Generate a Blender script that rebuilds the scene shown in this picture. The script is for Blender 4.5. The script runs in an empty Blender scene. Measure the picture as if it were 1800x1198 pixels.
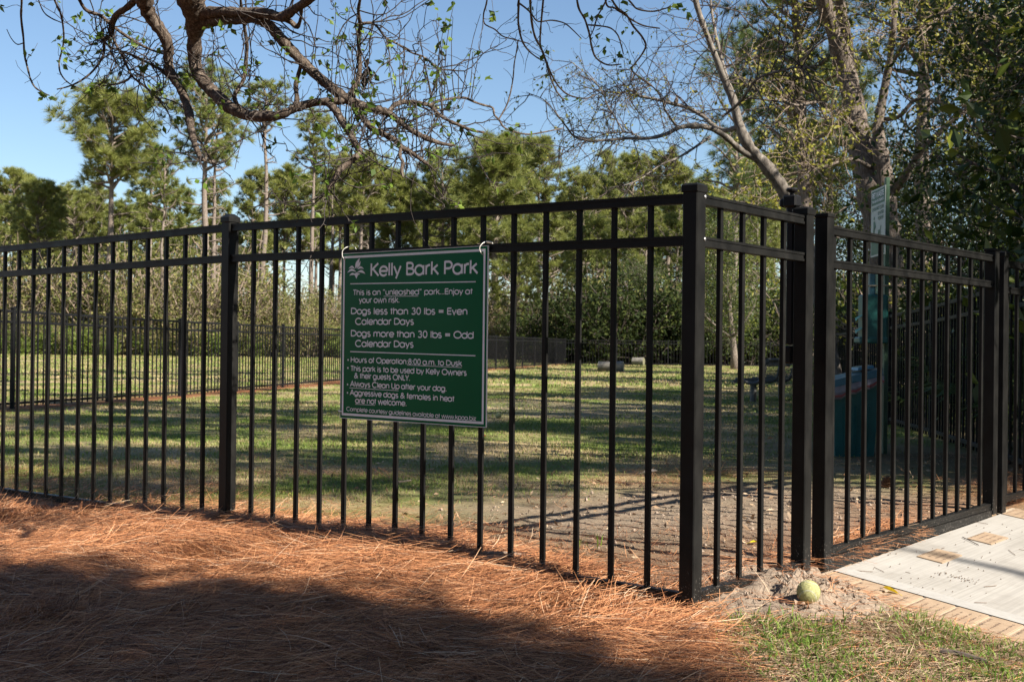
import bpy, math, random
import numpy as np
from mathutils import Matrix, Vector

R = np.random.default_rng(7)
SC = bpy.context.scene
COL = SC.collection

# ------------------------------------------------------------------ camera, sky, sun, exposure
F, ROLL, PITCH, CAMZ = 2229.8, 0.0112, 0.0034, 0.752
cam_d = bpy.data.cameras.new("camera")
cam = bpy.data.objects.new("camera", cam_d)
COL.objects.link(cam)
cam_d.sensor_width = 36.0
cam_d.lens = F / 1800 * 36
cam_d.clip_start, cam_d.clip_end = 0.05, 3000
fwd = Vector((0, math.cos(PITCH), math.sin(PITCH)))
rt0 = Vector((1, 0, 0))
up0 = rt0.cross(fwd)
COSR, SINR = math.cos(ROLL), math.sin(ROLL)
rt = COSR * rt0 + SINR * up0
up = -SINR * rt0 + COSR * up0
cam.matrix_world = Matrix(((rt.x, up.x, -fwd.x, 0), (rt.y, up.y, -fwd.y, 0), (rt.z, up.z, -fwd.z, CAMZ), (0, 0, 0, 1)))
cam_d.dof.use_dof = True
cam_d.dof.focus_distance = 4.4
cam_d.dof.aperture_fstop = 12.0
SC.camera = cam

SUN_EL, SUN_AZ = math.radians(38.5), math.radians(-35)          # azimuth measured from +X towards +Y
S = np.array([math.cos(SUN_EL) * math.cos(SUN_AZ), math.cos(SUN_EL) * math.sin(SUN_AZ), math.sin(SUN_EL)])
world = bpy.data.worlds.new("World")
SC.world = world
world.use_nodes = True
wn = world.node_tree
bg = wn.nodes["Background"]
sky = wn.nodes.new("ShaderNodeTexSky")
sky.sky_type = 'NISHITA'
sky.sun_disc = False
sky.sun_elevation = SUN_EL
sky.sun_rotation = math.pi / 2 - SUN_AZ
sky.air_density, sky.dust_density, sky.ozone_density = 1.0, 0.1, 3.4
wn.links.new(sky.outputs[0], bg.inputs[0])
bg.inputs[1].default_value = 0.054
sun_d = bpy.data.lights.new("sun", 'SUN')
sun_d.energy = 5.0
sun_d.angle = math.radians(0.55)
sun_d.color = (1.0, 0.93, 0.82)
sun = bpy.data.objects.new("sun", sun_d)
COL.objects.link(sun)
sun.rotation_euler = Vector(S).to_track_quat('Z', 'Y').to_euler()
SC.view_settings.view_transform = 'Standard'
SC.view_settings.look = 'None'
SC.view_settings.exposure = 1.42
SC.view_settings.gamma = 1.0

# ------------------------------------------------------------------ geometry helpers
def at(px, py, Y):
    """point at ground distance Y seen at photo pixel (px, py)"""
    u_, v_ = px - 900.0, py - 599.0
    u = COSR * u_ + SINR * v_
    v = -SINR * u_ + COSR * v_
    y = F * math.cos(PITCH) + v * math.sin(PITCH)
    z = F * math.sin(PITCH) - v * math.cos(PITCH)
    k = Y / y
    return np.array([u * k, Y, CAMZ + z * k])

def project(P):
    P = np.asarray(P, float)
    X, Y, Z = P[..., 0], P[..., 1], P[..., 2] - CAMZ
    y2 = np.maximum(Y * math.cos(PITCH) + Z * math.sin(PITCH), 1e-3)
    z2 = -Y * math.sin(PITCH) + Z * math.cos(PITCH)
    u, v = F * X / y2, -F * z2 / y2
    return 900 + COSR * u - SINR * v, 599 + SINR * u + COSR * v

class MB:
    def __init__(s):
        s.v, s.q, s.t, s.n = [], [], [], 0
    def add(s, v, q=None, t=None):
        v = np.asarray(v, float).reshape(-1, 3)
        if q is not None and len(q): s.q.append(np.asarray(q, int).reshape(-1, 4) + s.n)
        if t is not None and len(t): s.t.append(np.asarray(t, int).reshape(-1, 3) + s.n)
        s.v.append(v); s.n += len(v)
    def empty(s): return s.n == 0
    def arrays(s):
        v = np.concatenate(s.v) if s.v else np.zeros((0, 3))
        q = np.concatenate(s.q) if s.q else np.zeros((0, 4), int)
        t = np.concatenate(s.t) if s.t else np.zeros((0, 3), int)
        return v, q, t
    def mesh(s, name, mat, smooth=False):
        v, q, t = s.arrays()
        me = bpy.data.meshes.new(name)
        me.vertices.add(len(v)); me.vertices.foreach_set("co", v.astype(np.float32).ravel())
        nl = len(q) * 4 + len(t) * 3
        me.loops.add(nl)
        me.loops.foreach_set("vertex_index", np.concatenate([q.ravel(), t.ravel()]).astype(np.int32))
        me.polygons.add(len(q) + len(t))
        st = np.concatenate([np.arange(len(q)) * 4, len(q) * 4 + np.arange(len(t)) * 3]).astype(np.int32)
        me.polygons.foreach_set("loop_start", st)
        me.update(calc_edges=True)
        me.validate()
        me.polygons.foreach_set("use_smooth", np.full(len(me.polygons), bool(smooth)))
        for m in (mat if isinstance(mat, (list, tuple)) else [mat]): me.materials.append(m)
        return me
    def build(s, name, mat, parent=None, smooth=False):
        o = bpy.data.objects.new(name, s.mesh(name, mat, smooth))
        COL.objects.link(o)
        if parent is not None: o.parent = parent
        return o
    # --- shapes
    def box(s, c, x, y, z, h, bev=0.0):
        """box centred c with unit axes x,y,z and half sizes h"""
        c = np.asarray(c, float); x, y, z = (np.asarray(a, float) for a in (x, y, z))
        if bev <= 0:
            v = [c + x * h[0] * i + y * h[1] * j + z * h[2] * k for k in (-1, 1) for j in (-1, 1) for i in (-1, 1)]
            s.add(v, [(0, 2, 3, 1), (4, 5, 7, 6), (0, 1, 5, 4), (2, 6, 7, 3), (0, 4, 6, 2), (1, 3, 7, 5)])
            return
        b = bev
        def oct8(inset, zz):
            hx, hy = h[0] - inset, h[1] - inset
            pts = [(hx - b, -hy), (hx, -hy + b), (hx, hy - b), (hx - b, hy), (-hx + b, hy), (-hx, hy - b), (-hx, -hy + b), (-hx + b, -hy)]
            return [c + x * p[0] + y * p[1] + z * zz for p in pts]
        rings = [oct8(b * .9, -h[2]), oct8(0, -h[2] + b), oct8(0, h[2] - b), oct8(b * .9, h[2])]
        v = [p for r in rings for p in r]
        q = [(r * 8 + i, r * 8 + (i + 1) % 8, r * 8 + 8 + (i + 1) % 8, r * 8 + 8 + i) for r in range(3) for i in range(8)]
        n0 = len(v)
        v += [c - z * h[2], c + z * h[2]]
        t = [(n0, (i + 1) % 8, i) for i in range(8)] + [(n0 + 1, 24 + i, 24 + (i + 1) % 8) for i in range(8)]
        s.add(v, q, t)
    def beam(s, a, b, w, h, bev=0.0):
        """bar from a to b, w thick sideways, h thick in the other direction"""
        a, b = np.asarray(a, float), np.asarray(b, float)
        d = b - a; L = np.linalg.norm(d); d = d / L
        upv = np.array([0, 0, 1.0]) if abs(d[2]) < .9 else np.array([1.0, 0, 0])
        x = np.cross(d, upv); x /= np.linalg.norm(x); y = np.cross(x, d)
        s.box((a + b) / 2, x, y, d, (w / 2, h / 2, L / 2), bev)
    def tube(s, path, rad, sides=6, cap=True):
        P = np.asarray(path, float); n = len(P)
        if n < 2: return
        r = np.broadcast_to(np.asarray(rad, float), (n,))
        T = np.gradient(P, axis=0); T /= np.maximum(np.linalg.norm(T, axis=1, keepdims=True), 1e-9)
        ref = np.array([0.31, 0.2, 0.93]) if abs(T[0] @ np.array([0.31, 0.2, 0.93])) < .9 else np.array([1.0, 0, 0])
        N = np.zeros_like(P); cur = ref
        for i in range(n):
            cur = cur - T[i] * (cur @ T[i]); m = np.linalg.norm(cur)
            cur = cur / m if m > 1e-6 else np.cross(T[i], [0, 0, 1.0]) + 1e-3
            N[i] = cur
        B = np.cross(T, N)
        a = np.arange(sides) * 2 * math.pi / sides
        V = P[:, None, :] + r[:, None, None] * (np.cos(a)[None, :, None] * N[:, None, :] + np.sin(a)[None, :, None] * B[:, None, :])
        i, j = np.meshgrid(np.arange(n - 1), np.arange(sides), indexing='ij')
        j2 = (j + 1) % sides
        q = np.stack([i * sides + j, i * sides + j2, (i + 1) * sides + j2, (i + 1) * sides + j], -1).reshape(-1, 4)
        V = V.reshape(-1, 3); t = None
        if cap:
            V = np.vstack([V, P[0], P[-1]]); k = n * sides
            t = [(k, (jj + 1) % sides, jj) for jj in range(sides)] + [(k + 1, (n - 1) * sides + jj, (n - 1) * sides + (jj + 1) % sides) for jj in range(sides)]
        s.add(V, q, t)
    def lathe(s, c, prof, sides=16, x=(1, 0, 0), y=(0, 1, 0), z=(0, 0, 1)):
        c, x, y, z = (np.asarray(a, float) for a in (c, x, y, z))
        a = np.arange(sides) * 2 * math.pi / sides
        V = np.array([c + z * h + r * (math.cos(t) * x + math.sin(t) * y) for r, h in prof for t in a])
        q = [(i * sides + j, i * sides + (j + 1) % sides, (i + 1) * sides + (j + 1) % sides, (i + 1) * sides + j) for i in range(len(prof) - 1) for j in range(sides)]
        s.add(V, q)
    def poly(s, pts, depth_vec=None):
        pts = np.asarray(pts, float); n = len(pts)
        c = pts.mean(0)
        t = [(n, i, (i + 1) % n) for i in range(n)]
        s.add(np.vstack([pts, c]), None, t)
        if depth_vec is not None:
            b = pts + depth_vec
            s.add(np.vstack([pts, b]), [(i, n + i, n + (i + 1) % n, (i + 1) % n) for i in range(n)])
            s.add(np.vstack([b, b.mean(0)]), None, [(n, (i + 1) % n, i) for i in range(n)])

def smooth_path(P, k=4):
    """Catmull-Rom through rows of P (any number of columns)"""
    P = np.asarray(P, float)
    Q = np.vstack([2 * P[0] - P[1], P, 2 * P[-1] - P[-2]])
    out = []
    for i in range(1, len(Q) - 2):
        p0, p1, p2, p3 = Q[i - 1:i + 3]
        for t in np.arange(k) / k:
            out.append(.5 * ((2 * p1) + (-p0 + p2) * t + (2 * p0 - 5 * p1 + 4 * p2 - p3) * t * t + (-p0 + 3 * p1 - 3 * p2 + p3) * t ** 3))
    out.append(P[-1])
    return np.array(out)

def unit(v):
    v = np.asarray(v, float)
    return v / np.maximum(np.linalg.norm(v, axis=-1, keepdims=True), 1e-9)

def rdir(n):
    return unit(R.normal(size=(n, 3)))

def rpath(p0, d, L, n=6, wob=.25, grav=0.0):
    P = [np.asarray(p0, float)]; d = unit(d)
    for i in range(n):
        d = unit(d + R.normal(size=3) * wob + np.array([0, 0, grav]))
        P.append(P[-1] + d * L / n)
    return np.array(P)

def leaf_quads(mb, P, size, aspect=.5, nrm=None, droop=None, var=.35):
    """one small diamond-shaped, slightly folded leaf at each point"""
    n = len(P)
    if n == 0: return
    d = rdir(n) if droop is None else unit(rdir(n) * .8 + np.asarray(droop))
    w = unit(np.cross(d, rdir(n))); nn = np.cross(d, w)
    L = (size * (1 + var * R.uniform(-1, 1, n)))[:, None]
    W = L * aspect * .5
    V = np.stack([P, P + d * L * .45 + w * W + nn * L * .07, P + d * L, P + d * L * .45 - w * W + nn * L * .07], 1).reshape(-1, 3)
    i = np.arange(n)[:, None] * 4
    mb.add(V, None, np.concatenate([i + [[0, 1, 2]], i + [[0, 2, 3]]]))

def needle_tufts(mb, P, D, n, L, w, spread=.9):
    """bunches of pine needles: n thin tapered blades around direction D at each P"""
    m = len(P)
    if m == 0: return
    d = unit(np.repeat(unit(D), n, 0) + rdir(m * n) * spread)
    p = np.repeat(P, n, 0)
    l = (L * R.uniform(.65, 1.15, m * n))[:, None]
    s_ = unit(np.cross(d, rdir(m * n))) * w * .5
    tip = p + d * l + np.array([0, 0, -1.]) * l * .12
    V = np.stack([p + d * l * .08 + s_, p + d * l * .08 - s_, tip], 1).reshape(-1, 3)
    mb.add(V, None, np.arange(m * n * 3).reshape(-1, 3))

# ------------------------------------------------------------------ object bookkeeping
def tag(o, label=None, cat=None, group=None, kind=None):
    if label: o['label'] = label
    if cat: o['category'] = cat
    if group: o['group'] = group
    if kind: o['kind'] = kind
    return o

def thing(name, label, cat, loc=(0, 0, 0), rz=0.0, group=None):
    o = bpy.data.objects.new(name, None); COL.objects.link(o)
    o.location = loc; o.rotation_euler = (0, 0, rz); o.empty_display_size = .1
    return tag(o, label, cat, group)

def dup(root, loc, rz=0.0, scale=1.0, label=None, group=None):
    r = root.copy(); COL.objects.link(r)
    r.location = loc; r.rotation_euler = (0, 0, rz)
    r.scale = (scale, scale, scale) if np.isscalar(scale) else scale
    if label: r['label'] = label
    if group: r['group'] = group
    for ch in root.children:
        c = ch.copy(); COL.objects.link(c); c.parent = r
        for g in ch.children:
            d = g.copy(); COL.objects.link(d); d.parent = c
    return r

def inst(name, me, parent=None, loc=None):
    o = bpy.data.objects.new(name, me); COL.objects.link(o)
    if parent is not None: o.parent = parent
    if loc is not None: o.location = loc
    return o

# ------------------------------------------------------------------ materials
class N:
    def __init__(s, name):
        s.m = bpy.data.materials.new(name); s.m.use_nodes = True
        s.t = s.m.node_tree; s.b = s.t.nodes["Principled BSDF"]; s.out = s.t.nodes["Material Output"]
    def n(s, typ, **kw):
        nd = s.t.nodes.new("ShaderNode" + typ)
        for k, v in kw.items():
            if k in nd.inputs.keys(): nd.inputs[k].default_value = v
            else: setattr(nd, k, v)
        return nd
    def l(s, a, b): s.t.links.new(a, b)
    def set(s, **kw):
        for k, v in kw.items():
            if k in s.b.inputs.keys():
                s.b.inputs[k].default_value = v
        return s
    def coord(s, scale=(1, 1, 1), kind='Object'):
        tc = s.n("TexCoord"); mp = s.n("Mapping"); mp.inputs['Scale'].default_value = scale
        s.l(tc.outputs[kind], mp.inputs['Vector']); return mp.outputs[0]
    def noise(s, scale, detail=4, rough=.6, vec=None, dist=0.0):
        nd = s.n("TexNoise"); nd.inputs['Scale'].default_value = scale; nd.inputs['Detail'].default_value = detail
        nd.inputs['Roughness'].default_value = rough; nd.inputs['Distortion'].default_value = dist
        if vec is not None: s.l(vec, nd.inputs['Vector'])
        return nd.outputs['Fac']
    def ramp(s, fac, stops):
        nd = s.n("ValToRGB"); cr = nd.color_ramp
        while len(cr.elements) < len(stops): cr.elements.new(.5)
        for e, (p, c) in zip(cr.elements, stops):
            e.position = p; e.color = (c[0], c[1], c[2], 1) if not np.isscalar(c) else (c, c, c, 1)
        s.l(fac, nd.inputs[0]); return nd.outputs[0]
    def mix(s, fac, a, b, typ='MIX'):
        nd = s.n("Mix", data_type='RGBA', blend_type=typ)
        for sock, val in ((nd.inputs[0], fac), (nd.inputs[6], a), (nd.inputs[7], b)):
            if hasattr(val, 'links') or isinstance(val, bpy.types.NodeSocket): s.l(val, sock)
            elif np.isscalar(val): sock.default_value = val
            else: sock.default_value = (val[0], val[1], val[2], 1)
        return nd.outputs[2]
    def math(s, op, a, b=0.0):
        nd = s.n("Math", operation=op)
        for sock, val in ((nd.inputs[0], a), (nd.inputs[1], b)):
            if isinstance(val, bpy.types.NodeSocket): s.l(val, sock)
            else: sock.default_value = val
        return nd.outputs[0]
    def base(s, sock): s.l(sock, s.b.inputs['Base Color']); return s
    def bump(s, sock, strength=.3, dist=.01):
        nd = s.n("Bump"); nd.inputs['Strength'].default_value = strength; nd.inputs['Distance'].default_value = dist
        s.l(sock, nd.inputs['Height']); s.l(nd.outputs[0], s.b.inputs['Normal']); return s
    def rnd(s):
        return s.n("NewGeometry").outputs['Random Per Island']
    def translucent(s, col, fac=.35):
        tr = s.n("BsdfTranslucent"); mx = s.n("MixShader"); mx.inputs[0].default_value = fac
        s.l(col, tr.inputs[0]); s.l(s.b.outputs[0], mx.inputs[1]); s.l(tr.outputs[0], mx.inputs[2]); s.l(mx.outputs[0], s.out.inputs[0])
        return s

def plain(name, col, rough=.5, var=.15, scale=20, metallic=0.0, spec=.5, bump=0.0):
    k = N(name); k.set(Roughness=rough, Metallic=metallic)
    k.b.inputs['Specular IOR Level'].default_value = spec
    f = k.noise(scale, 5, .65, k.coord())
    c = np.array(col)
    k.base(k.ramp(f, [(.3, c * (1 - var)), (.7, c * (1 + var))]))
    if bump: k.bump(f, bump)
    return k.m

def foliage(name, stops, rough=.5, trans=.3, spec=.3):
    k = N(name); k.set(Roughness=rough); k.b.inputs['Specular IOR Level'].default_value = spec
    obj = k.n("ObjectInfo").outputs['Random']
    f = k.math('ADD', k.math('MULTIPLY', k.rnd(), .8), k.math('MULTIPLY', obj, .2))
    c = k.ramp(f, stops); k.base(c)
    k.translucent(c, trans)
    return k.m

def bark(name, stops, scale=(9, 9, 2.2), bump=.6, dist=.02):
    k = N(name); k.set(Roughness=.9); k.b.inputs['Specular IOR Level'].default_value = .2
    v = k.coord(scale)
    f = k.noise(3.0, 8, .7, v, .6)
    k.base(k.ramp(f, stops)); k.bump(f, bump, dist)
    return k.m

M = {}
# powder-coated black aluminium with dust and paint chips near the ground
k = N("black_metal"); k.set(Roughness=.34); k.b.inputs['Specular IOR Level'].default_value = .12
geo = k.n("NewGeometry"); sep = k.n("SeparateXYZ"); k.l(geo.outputs['Position'], sep.inputs[0])
low = k.n("MapRange"); k.l(sep.outputs['Z'], low.inputs[0])
for i_, v_ in zip((1, 2, 3, 4), (.02, .30, .595, .79)): low.inputs[i_].default_value = v_
gv = k.n("Mapping"); k.l(geo.outputs['Position'], gv.inputs[0]); gv.inputs['Scale'].default_value = (1, 1, .55)
sp = k.noise(150, 6, .75, gv.outputs[0])
chips = k.math('GREATER_THAN', sp, low.outputs[0])
dust = k.noise(18, 5, .6, gv.outputs[0])
k.base(k.mix(k.math('MULTIPLY', chips, .75), k.ramp(dust, [(.35, (.007, .007, .007)), (.75, (.014, .0135, .0125))]), (.20, .18, .16)))
k.l(k.ramp(dust, [(.3, .32), (.75, .5)]), k.b.inputs['Roughness'])
k.bump(k.noise(420, 2, .5, gv.outputs[0]), .06, .002)
M['black'] = k.m
M['far_black'] = plain("dark_metal", (.008, .008, .009), .5, .2, spec=.2)
M['screw'] = plain("screw_steel", (.35, .35, .36), .35, .1, metallic=.8)

# sign panel
k = N("sign_green"); k.set(Roughness=.25); k.b.inputs['Specular IOR Level'].default_value = .10
k.base(k.ramp(k.noise(3, 3, .5, k.coord()), [(.3, (.0015, .100, .038)), (.7, (.002, .120, .046))])); M['sign'] = k.m
M['letter'] = plain("sign_white", (.74, .75, .76), .4, .06, 60)
M['edge'] = plain("sign_edge", (.7, .7, .68), .4, .08)
M['tie'] = plain("tie_white", (.75, .74, .68), .4, .08)

# foliage
M['pine'] = foliage("pine_needles", [(0, (.10, .14, .035)), (.5, (.21, .235, .06)), (1, (.33, .32, .10))], .4, .4)
M['pine_near'] = foliage("long_pine_needles", [(0, (.06, .10, .03)), (.6, (.13, .175, .045)), (1, (.24, .23, .08))], .4, .32)
M['shrub'] = foliage("olive_leaves", [(0, (.065, .08, .02)), (.45, (.13, .145, .035)), (.75, (.24, .22, .075)), (1, (.27, .19, .10))], .6, .35)
M['shrub_green'] = foliage("bright_leaves", [(0, (.06, .10, .015)), (.6, (.13, .19, .03)), (1, (.24, .28, .05))], .5, .4)
M['dark_leaf'] = foliage("dark_leaves", [(0, (.013, .022, .007)), (.6, (.03, .044, .011)), (1, (.085, .095, .02))], .7, .25, .12)
M['ever'] = foliage("evergreen_leaves", [(0, (.022, .042, .010)), (.55, (.05, .08, .015)), (.85, (.12, .145, .022)), (1, (.22, .23, .03))], .42, .32, .35)
M['spring'] = foliage("spring_leaves", [(0, (.16, .17, .025)), (.6, (.29, .28, .04)), (1, (.42, .36, .08))], .5, .45)
M['pear_leaf'] = foliage("young_leaves", [(0, (.05, .09, .015)), (.6, (.11, .18, .025)), (1, (.24, .32, .05))], .4, .45)
M['palmetto'] = foliage("palmetto_leaves", [(0, (.03, .06, .015)), (.7, (.07, .11, .025)), (1, (.16, .19, .05))], .4, .25, .4)
M['dry'] = foliage("dead_leaves", [(0, (.08, .05, .03)), (.5, (.30, .20, .12)), (1, (.62, .48, .33))], .8, .15)
M['grass'] = foliage("grass_blades", [(0, (.06, .12, .016)), (.6, (.13, .22, .03)), (1, (.30, .36, .08))], .5, .35)
M['bark_pine'] = bark("pine_bark", [(.25, (.05, .04, .033)), (.5, (.17, .135, .11)), (.75, (.33, .285, .245))])
M['bark_oak'] = bark("oak_bark", [(.25, (.045, .036, .03)), (.5, (.15, .12, .098)), (.72, (.31, .265, .225))], (14, 14, 3), .9, .03)
M['bark_grey'] = bark("grey_bark", [(.28, (.06, .052, .045)), (.5, (.15, .13, .11)), (.72, (.30, .27, .235))], (8, 8, 4), .5, .015)
M['bark_pear'] = bark("limb_bark", [(.3, (.028, .021, .017)), (.5, (.095, .07, .053)), (.66, (.22, .18, .145))], (26, 26, 14), 1.0, .014)
M['twig'] = plain("twig_bark", (.075, .055, .045), .85, .35, 30)
M['twig_dark'] = plain("dark_twig", (.03, .022, .018), .8, .4, 40)
M['twig_tan'] = plain("tan_twig", (.20, .15, .11), .85, .35, 12)
M['twig_pale'] = plain("pale_twig", (.28, .21, .16), .85, .35, 12)

# straw needles
k = N("pine_straw"); k.set(Roughness=.55); k.b.inputs['Specular IOR Level'].default_value = .35
cs = k.ramp(k.rnd(), [(0, (.045, .02, .012)), (.25, (.22, .088, .040)), (.6, (.48, .205, .088)), (.92, (.64, .33, .16)), (1, (.74, .55, .38))])
k.base(cs); k.translucent(cs, .2); M['straw'] = k.m
k = N("lawn_blades"); k.set(Roughness=.55); k.b.inputs['Specular IOR Level'].default_value = .25
geo = k.n("NewGeometry")
pv = k.n("Mapping"); k.l(geo.outputs['Position'], pv.inputs[0]); pv.inputs['Scale'].default_value = (1, .8, 1)
patch = k.noise(.75, 5, .65, pv.outputs[0], .4)
g = k.math('ADD', k.math('MULTIPLY', patch, 1.6), k.math('MULTIPLY', k.math('SUBTRACT', geo.outputs['Random Per Island'], .5), .42))
green = k.ramp(geo.outputs['Random Per Island'], [(0, (.07, .125, .02)), (1, (.21, .28, .05))])
tan = k.ramp(geo.outputs['Random Per Island'], [(0, (.26, .19, .09)), (1, (.56, .45, .25))])
gl = k.mix(k.ramp(g, [(.63, 0.0), (.89, 1.0)]), tan, green)
k.base(gl); k.translucent(gl, .3); M['lawn'] = k.m

# ------------------------------------------------------------------ plan of the place
P_ = 0.135                                     # picket spacing
C0 = np.array([.535, 3.752])                   # corner post
dA = np.array([-math.cos(.6952), math.sin(.6952)])
dG = np.array([math.sin(.6955), math.cos(.6955)])
outA = np.array([-dA[1], dA[0]]); outA = outA if outA[1] < 0 else -outA
outG = np.array([dG[1], -dG[0]])
LA = 16.264 * P_
P2 = C0 + dA * LA
LB = 2.33
P3 = P2 + dA * LB
TG, TS, TR, TL, TE = .70, .854, 2.515, 2.633, 3.75   # gate post, hinge stile, far stile, latch post, end post along dG
P4 = C0 + dG * TE
RUN = [P4, np.array([3.86, 12.1]), np.array([4.6, 18.8]), np.array([14.2, 58.2])]
MID = [np.array([-6.70, 10.44]), np.array([-5.5, 17.2]), np.array([-3.8, 27.3]), np.array([-.27, 46.]), np.array([2.45, 58.])]
BACK = [MID[-1], RUN[-1]]

def sstep(a, b, x):
    t = np.clip((x - a) / (b - a), 0, 1); return t * t * (3 - 2 * t)

def segdist(p, a, b):
    ab = b - a; t = np.clip(((p - a) @ ab) / (ab @ ab), 0, 1)
    q = p - (a + t[..., None] * ab)
    return np.hypot(q[..., 0], q[..., 1]), t

FENCE_PTS = [P3 + dA * 6, P3, C0, C0 + dG * 14]
def outside(p):
    """signed distance to the front fence line: >0 on the visitor's side"""
    d = np.full(p.shape[:-1], 1e9)
    for a, b in zip(FENCE_PTS[:-1], FENCE_PTS[1:]):
        d = np.minimum(d, segdist(p, a, b)[0])
    sa = (p - C0) @ outA; sg = (p - C0) @ outG
    side = np.where((sa > 0) | (sg > 0), 1.0, -1.0)
    return d * side

_n = [(R.uniform(-1, 1, 2), R.uniform(0, 6.28)) for _ in range(40)]
def wob(p, f, i0=0, k=6):
    s = 0
    for j in range(k):
        w, ph = _n[(i0 + j) % 40]
        s = s + np.sin(p[..., 0] * w[0] * f * (1 + j * .37) + p[..., 1] * w[1] * f * (1 + j * .41) + ph) / (1 + j * .25)
    return s / k

def hz(x, y):
    p = np.stack([np.asarray(x, float), np.asarray(y, float)], -1)
    o = outside(p)
    tA = (p - C0) @ dA; tG = (p - C0) @ dG
    mound = .062 * np.exp(-((tA - 1.2) / .70) ** 2) + .040 * np.exp(-((tA - 2.35) / .62) ** 2)
    base_in = mound * np.exp(-np.clip(-o, 0, 9) / .30) + .016 * np.clip(tG, 0, 3) * np.exp(-np.clip(-o, 0, 9) / 1.5)
    z = np.where(o < 0, base_in - .095 * sstep(4, 22, p[..., 1]), 0)
    front = mound * np.exp(-np.clip(o, 0, 9) / .8) + .015 * np.clip(tG - .9, -.9, 2)
    slope = -.135 * np.minimum(np.clip(o, 0, 99), 3.4)
    z = np.where(o >= 0, front + slope, z)
    z = z + .012 * wob(p, 3.2) * np.clip(np.abs(o) * 3, 0, 1) + .006 * wob(p, 11, 7)
    aa, oo = tG, (p - C0) @ outG
    ed = sstep(.45, .69, aa) * sstep(.10, .3, oo) * (aa < 2.9)
    z = z * (1 - ed) + np.minimum(z, -.022 + .0236 * (aa - .9) - .140 * oo - .006) * ed
    z = z - (.036 * sstep(2.85, 3.3, tA) + .022 * sstep(.55, .3, tA) * (tA > -.2)) * np.exp(-np.clip(o, 0, 9) / .25) * (o > -.1)
    inn_ = np.clip(-o * 2, 0, 1) * sstep(3.2, 1.2, np.hypot((x - 1.2) / 1.2, y - 5.6))
    z = z + inn_ * (.010 * wob(p, 24, 9) + .008 * wob(p, 52, 15))
    # the little heap of dug sand beside the gate post
    m = C0 + dG * .36 + outG * .16
    e = ((p - m) @ dG) / .27, ((p - m) @ outG) / .24
    z = z + .070 * np.exp(-(e[0] ** 2 + e[1] ** 2)) * (1 + .8 * wob(p, 38, 3) + .6 * wob(p, 85, 11) + .35 * wob(p, 170, 23))
    return z

def slab_z(p):
    a = (p - C0) @ dG; o = (p - C0) @ outG
    return -.022 + .0236 * (a - .9) - .140 * o

def ground_hit(px, py, zoff=0.0):
    d = at(px, py, 1.0) - np.array([0, 0, CAMZ])
    lo, t = .5, .5
    while t < 200:
        q = np.array([0, 0, CAMZ]) + d * t
        if q[2] < hz(q[0], q[1]) + zoff: break
        lo = t; t *= 1.01
    for _ in range(30):
        m_ = .5 * (lo + t); q = np.array([0, 0, CAMZ]) + d * m_
        if q[2] < hz(q[0], q[1]) + zoff: t = m_
        else: lo = m_
    return np.array([0, 0, CAMZ]) + d * t

# ------------------------------------------------------------------ ground
def axis(parts):
    out = []
    for a, b, s in parts: out.append(np.arange(a, b, s))
    return np.concatenate(out + [[parts[-1][1]]])
gx = axis([(-600, -100, 50), (-100, -20, 5), (-20, -4, .5), (-4, .2, .05), (.2, 1.5, .018), (1.5, 3.2, .035), (3.2, 4, .1), (4, 20, .5), (20, 100, 5), (100, 600, 50)])
gy = axis([(-300, -30, 30), (-30, -2, 1), (-2, 2.4, .15), (2.4, 3.2, .05), (3.2, 4.6, .018), (4.6, 7, .035), (7, 9, .07), (9, 30, .4), (30, 130, 3), (130, 900, 40)])
GX, GY = np.meshgrid(gx, gy, indexing='xy')
GZ = hz(GX, GY)
GP = np.stack([GX, GY], -1)
o_ = outside(GP)
aG_ = (GP - C0) @ dG; oG_ = (GP - C0) @ outG
under = (aG_ > .695) & (aG_ < 2.8) & (oG_ > .02)
GZ = np.where(under, np.minimum(GZ, slab_z(GP) - .06), GZ)
mb = MB()
nx, ny = len(gx), len(gy)
ii, jj = np.meshgrid(np.arange(nx - 1), np.arange(ny - 1), indexing='xy')
q = np.stack([jj * nx + ii, jj * nx + ii + 1, (jj + 1) * nx + ii + 1, (jj + 1) * nx + ii], -1).reshape(-1, 4)
mb.add(np.stack([GX, GY, GZ], -1), q)

k = N("ground_soil"); k.set(Roughness=.95); k.b.inputs['Specular IOR Level'].default_value = .15
at_ = k.n("Attribute"); at_.attribute_name = "zone"; zs = k.n("SeparateColor"); k.l(at_.outputs['Color'], zs.inputs[0])
geo = k.n("NewGeometry"); pos = geo.outputs['Position']
gm = k.n("Mapping"); k.l(pos, gm.inputs[0]); gm.inputs['Scale'].default_value = (1, .8, 1)
patch = k.noise(.75, 5, .65, gm.outputs[0], .4)
fine = k.noise(60, 6, .75, pos); fine2 = k.noise(260, 3, .7, pos)
turf = k.mix(k.ramp(k.math('MULTIPLY', patch, 1.6), [(.64, 0.0), (.90, 1.0)]), k.ramp(fine, [(.3, (.19, .135, .07)), (.7, (.44, .34, .19))]), k.ramp(fine, [(.3, (.055, .08, .017)), (.7, (.17, .19, .05))]))
sandm = k.n("Mix", data_type='RGBA'); k.l(k.ramp(fine2, [(.55, 0.0), (.72, 1.0)]), sandm.inputs[0])
k.l(k.ramp(fine, [(.3, (.14, .108, .08)), (.7, (.35, .275, .21))]), sandm.inputs[6]); sandm.inputs[7].default_value = (.16, .10, .065, 1)
straw = k.ramp(fine, [(.3, (.07, .03, .015)), (.7, (.30, .125, .052))])
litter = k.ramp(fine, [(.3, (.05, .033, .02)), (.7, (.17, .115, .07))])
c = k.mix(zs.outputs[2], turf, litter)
c = k.mix(zs.outputs[1], c, sandm.outputs[2])
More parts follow.
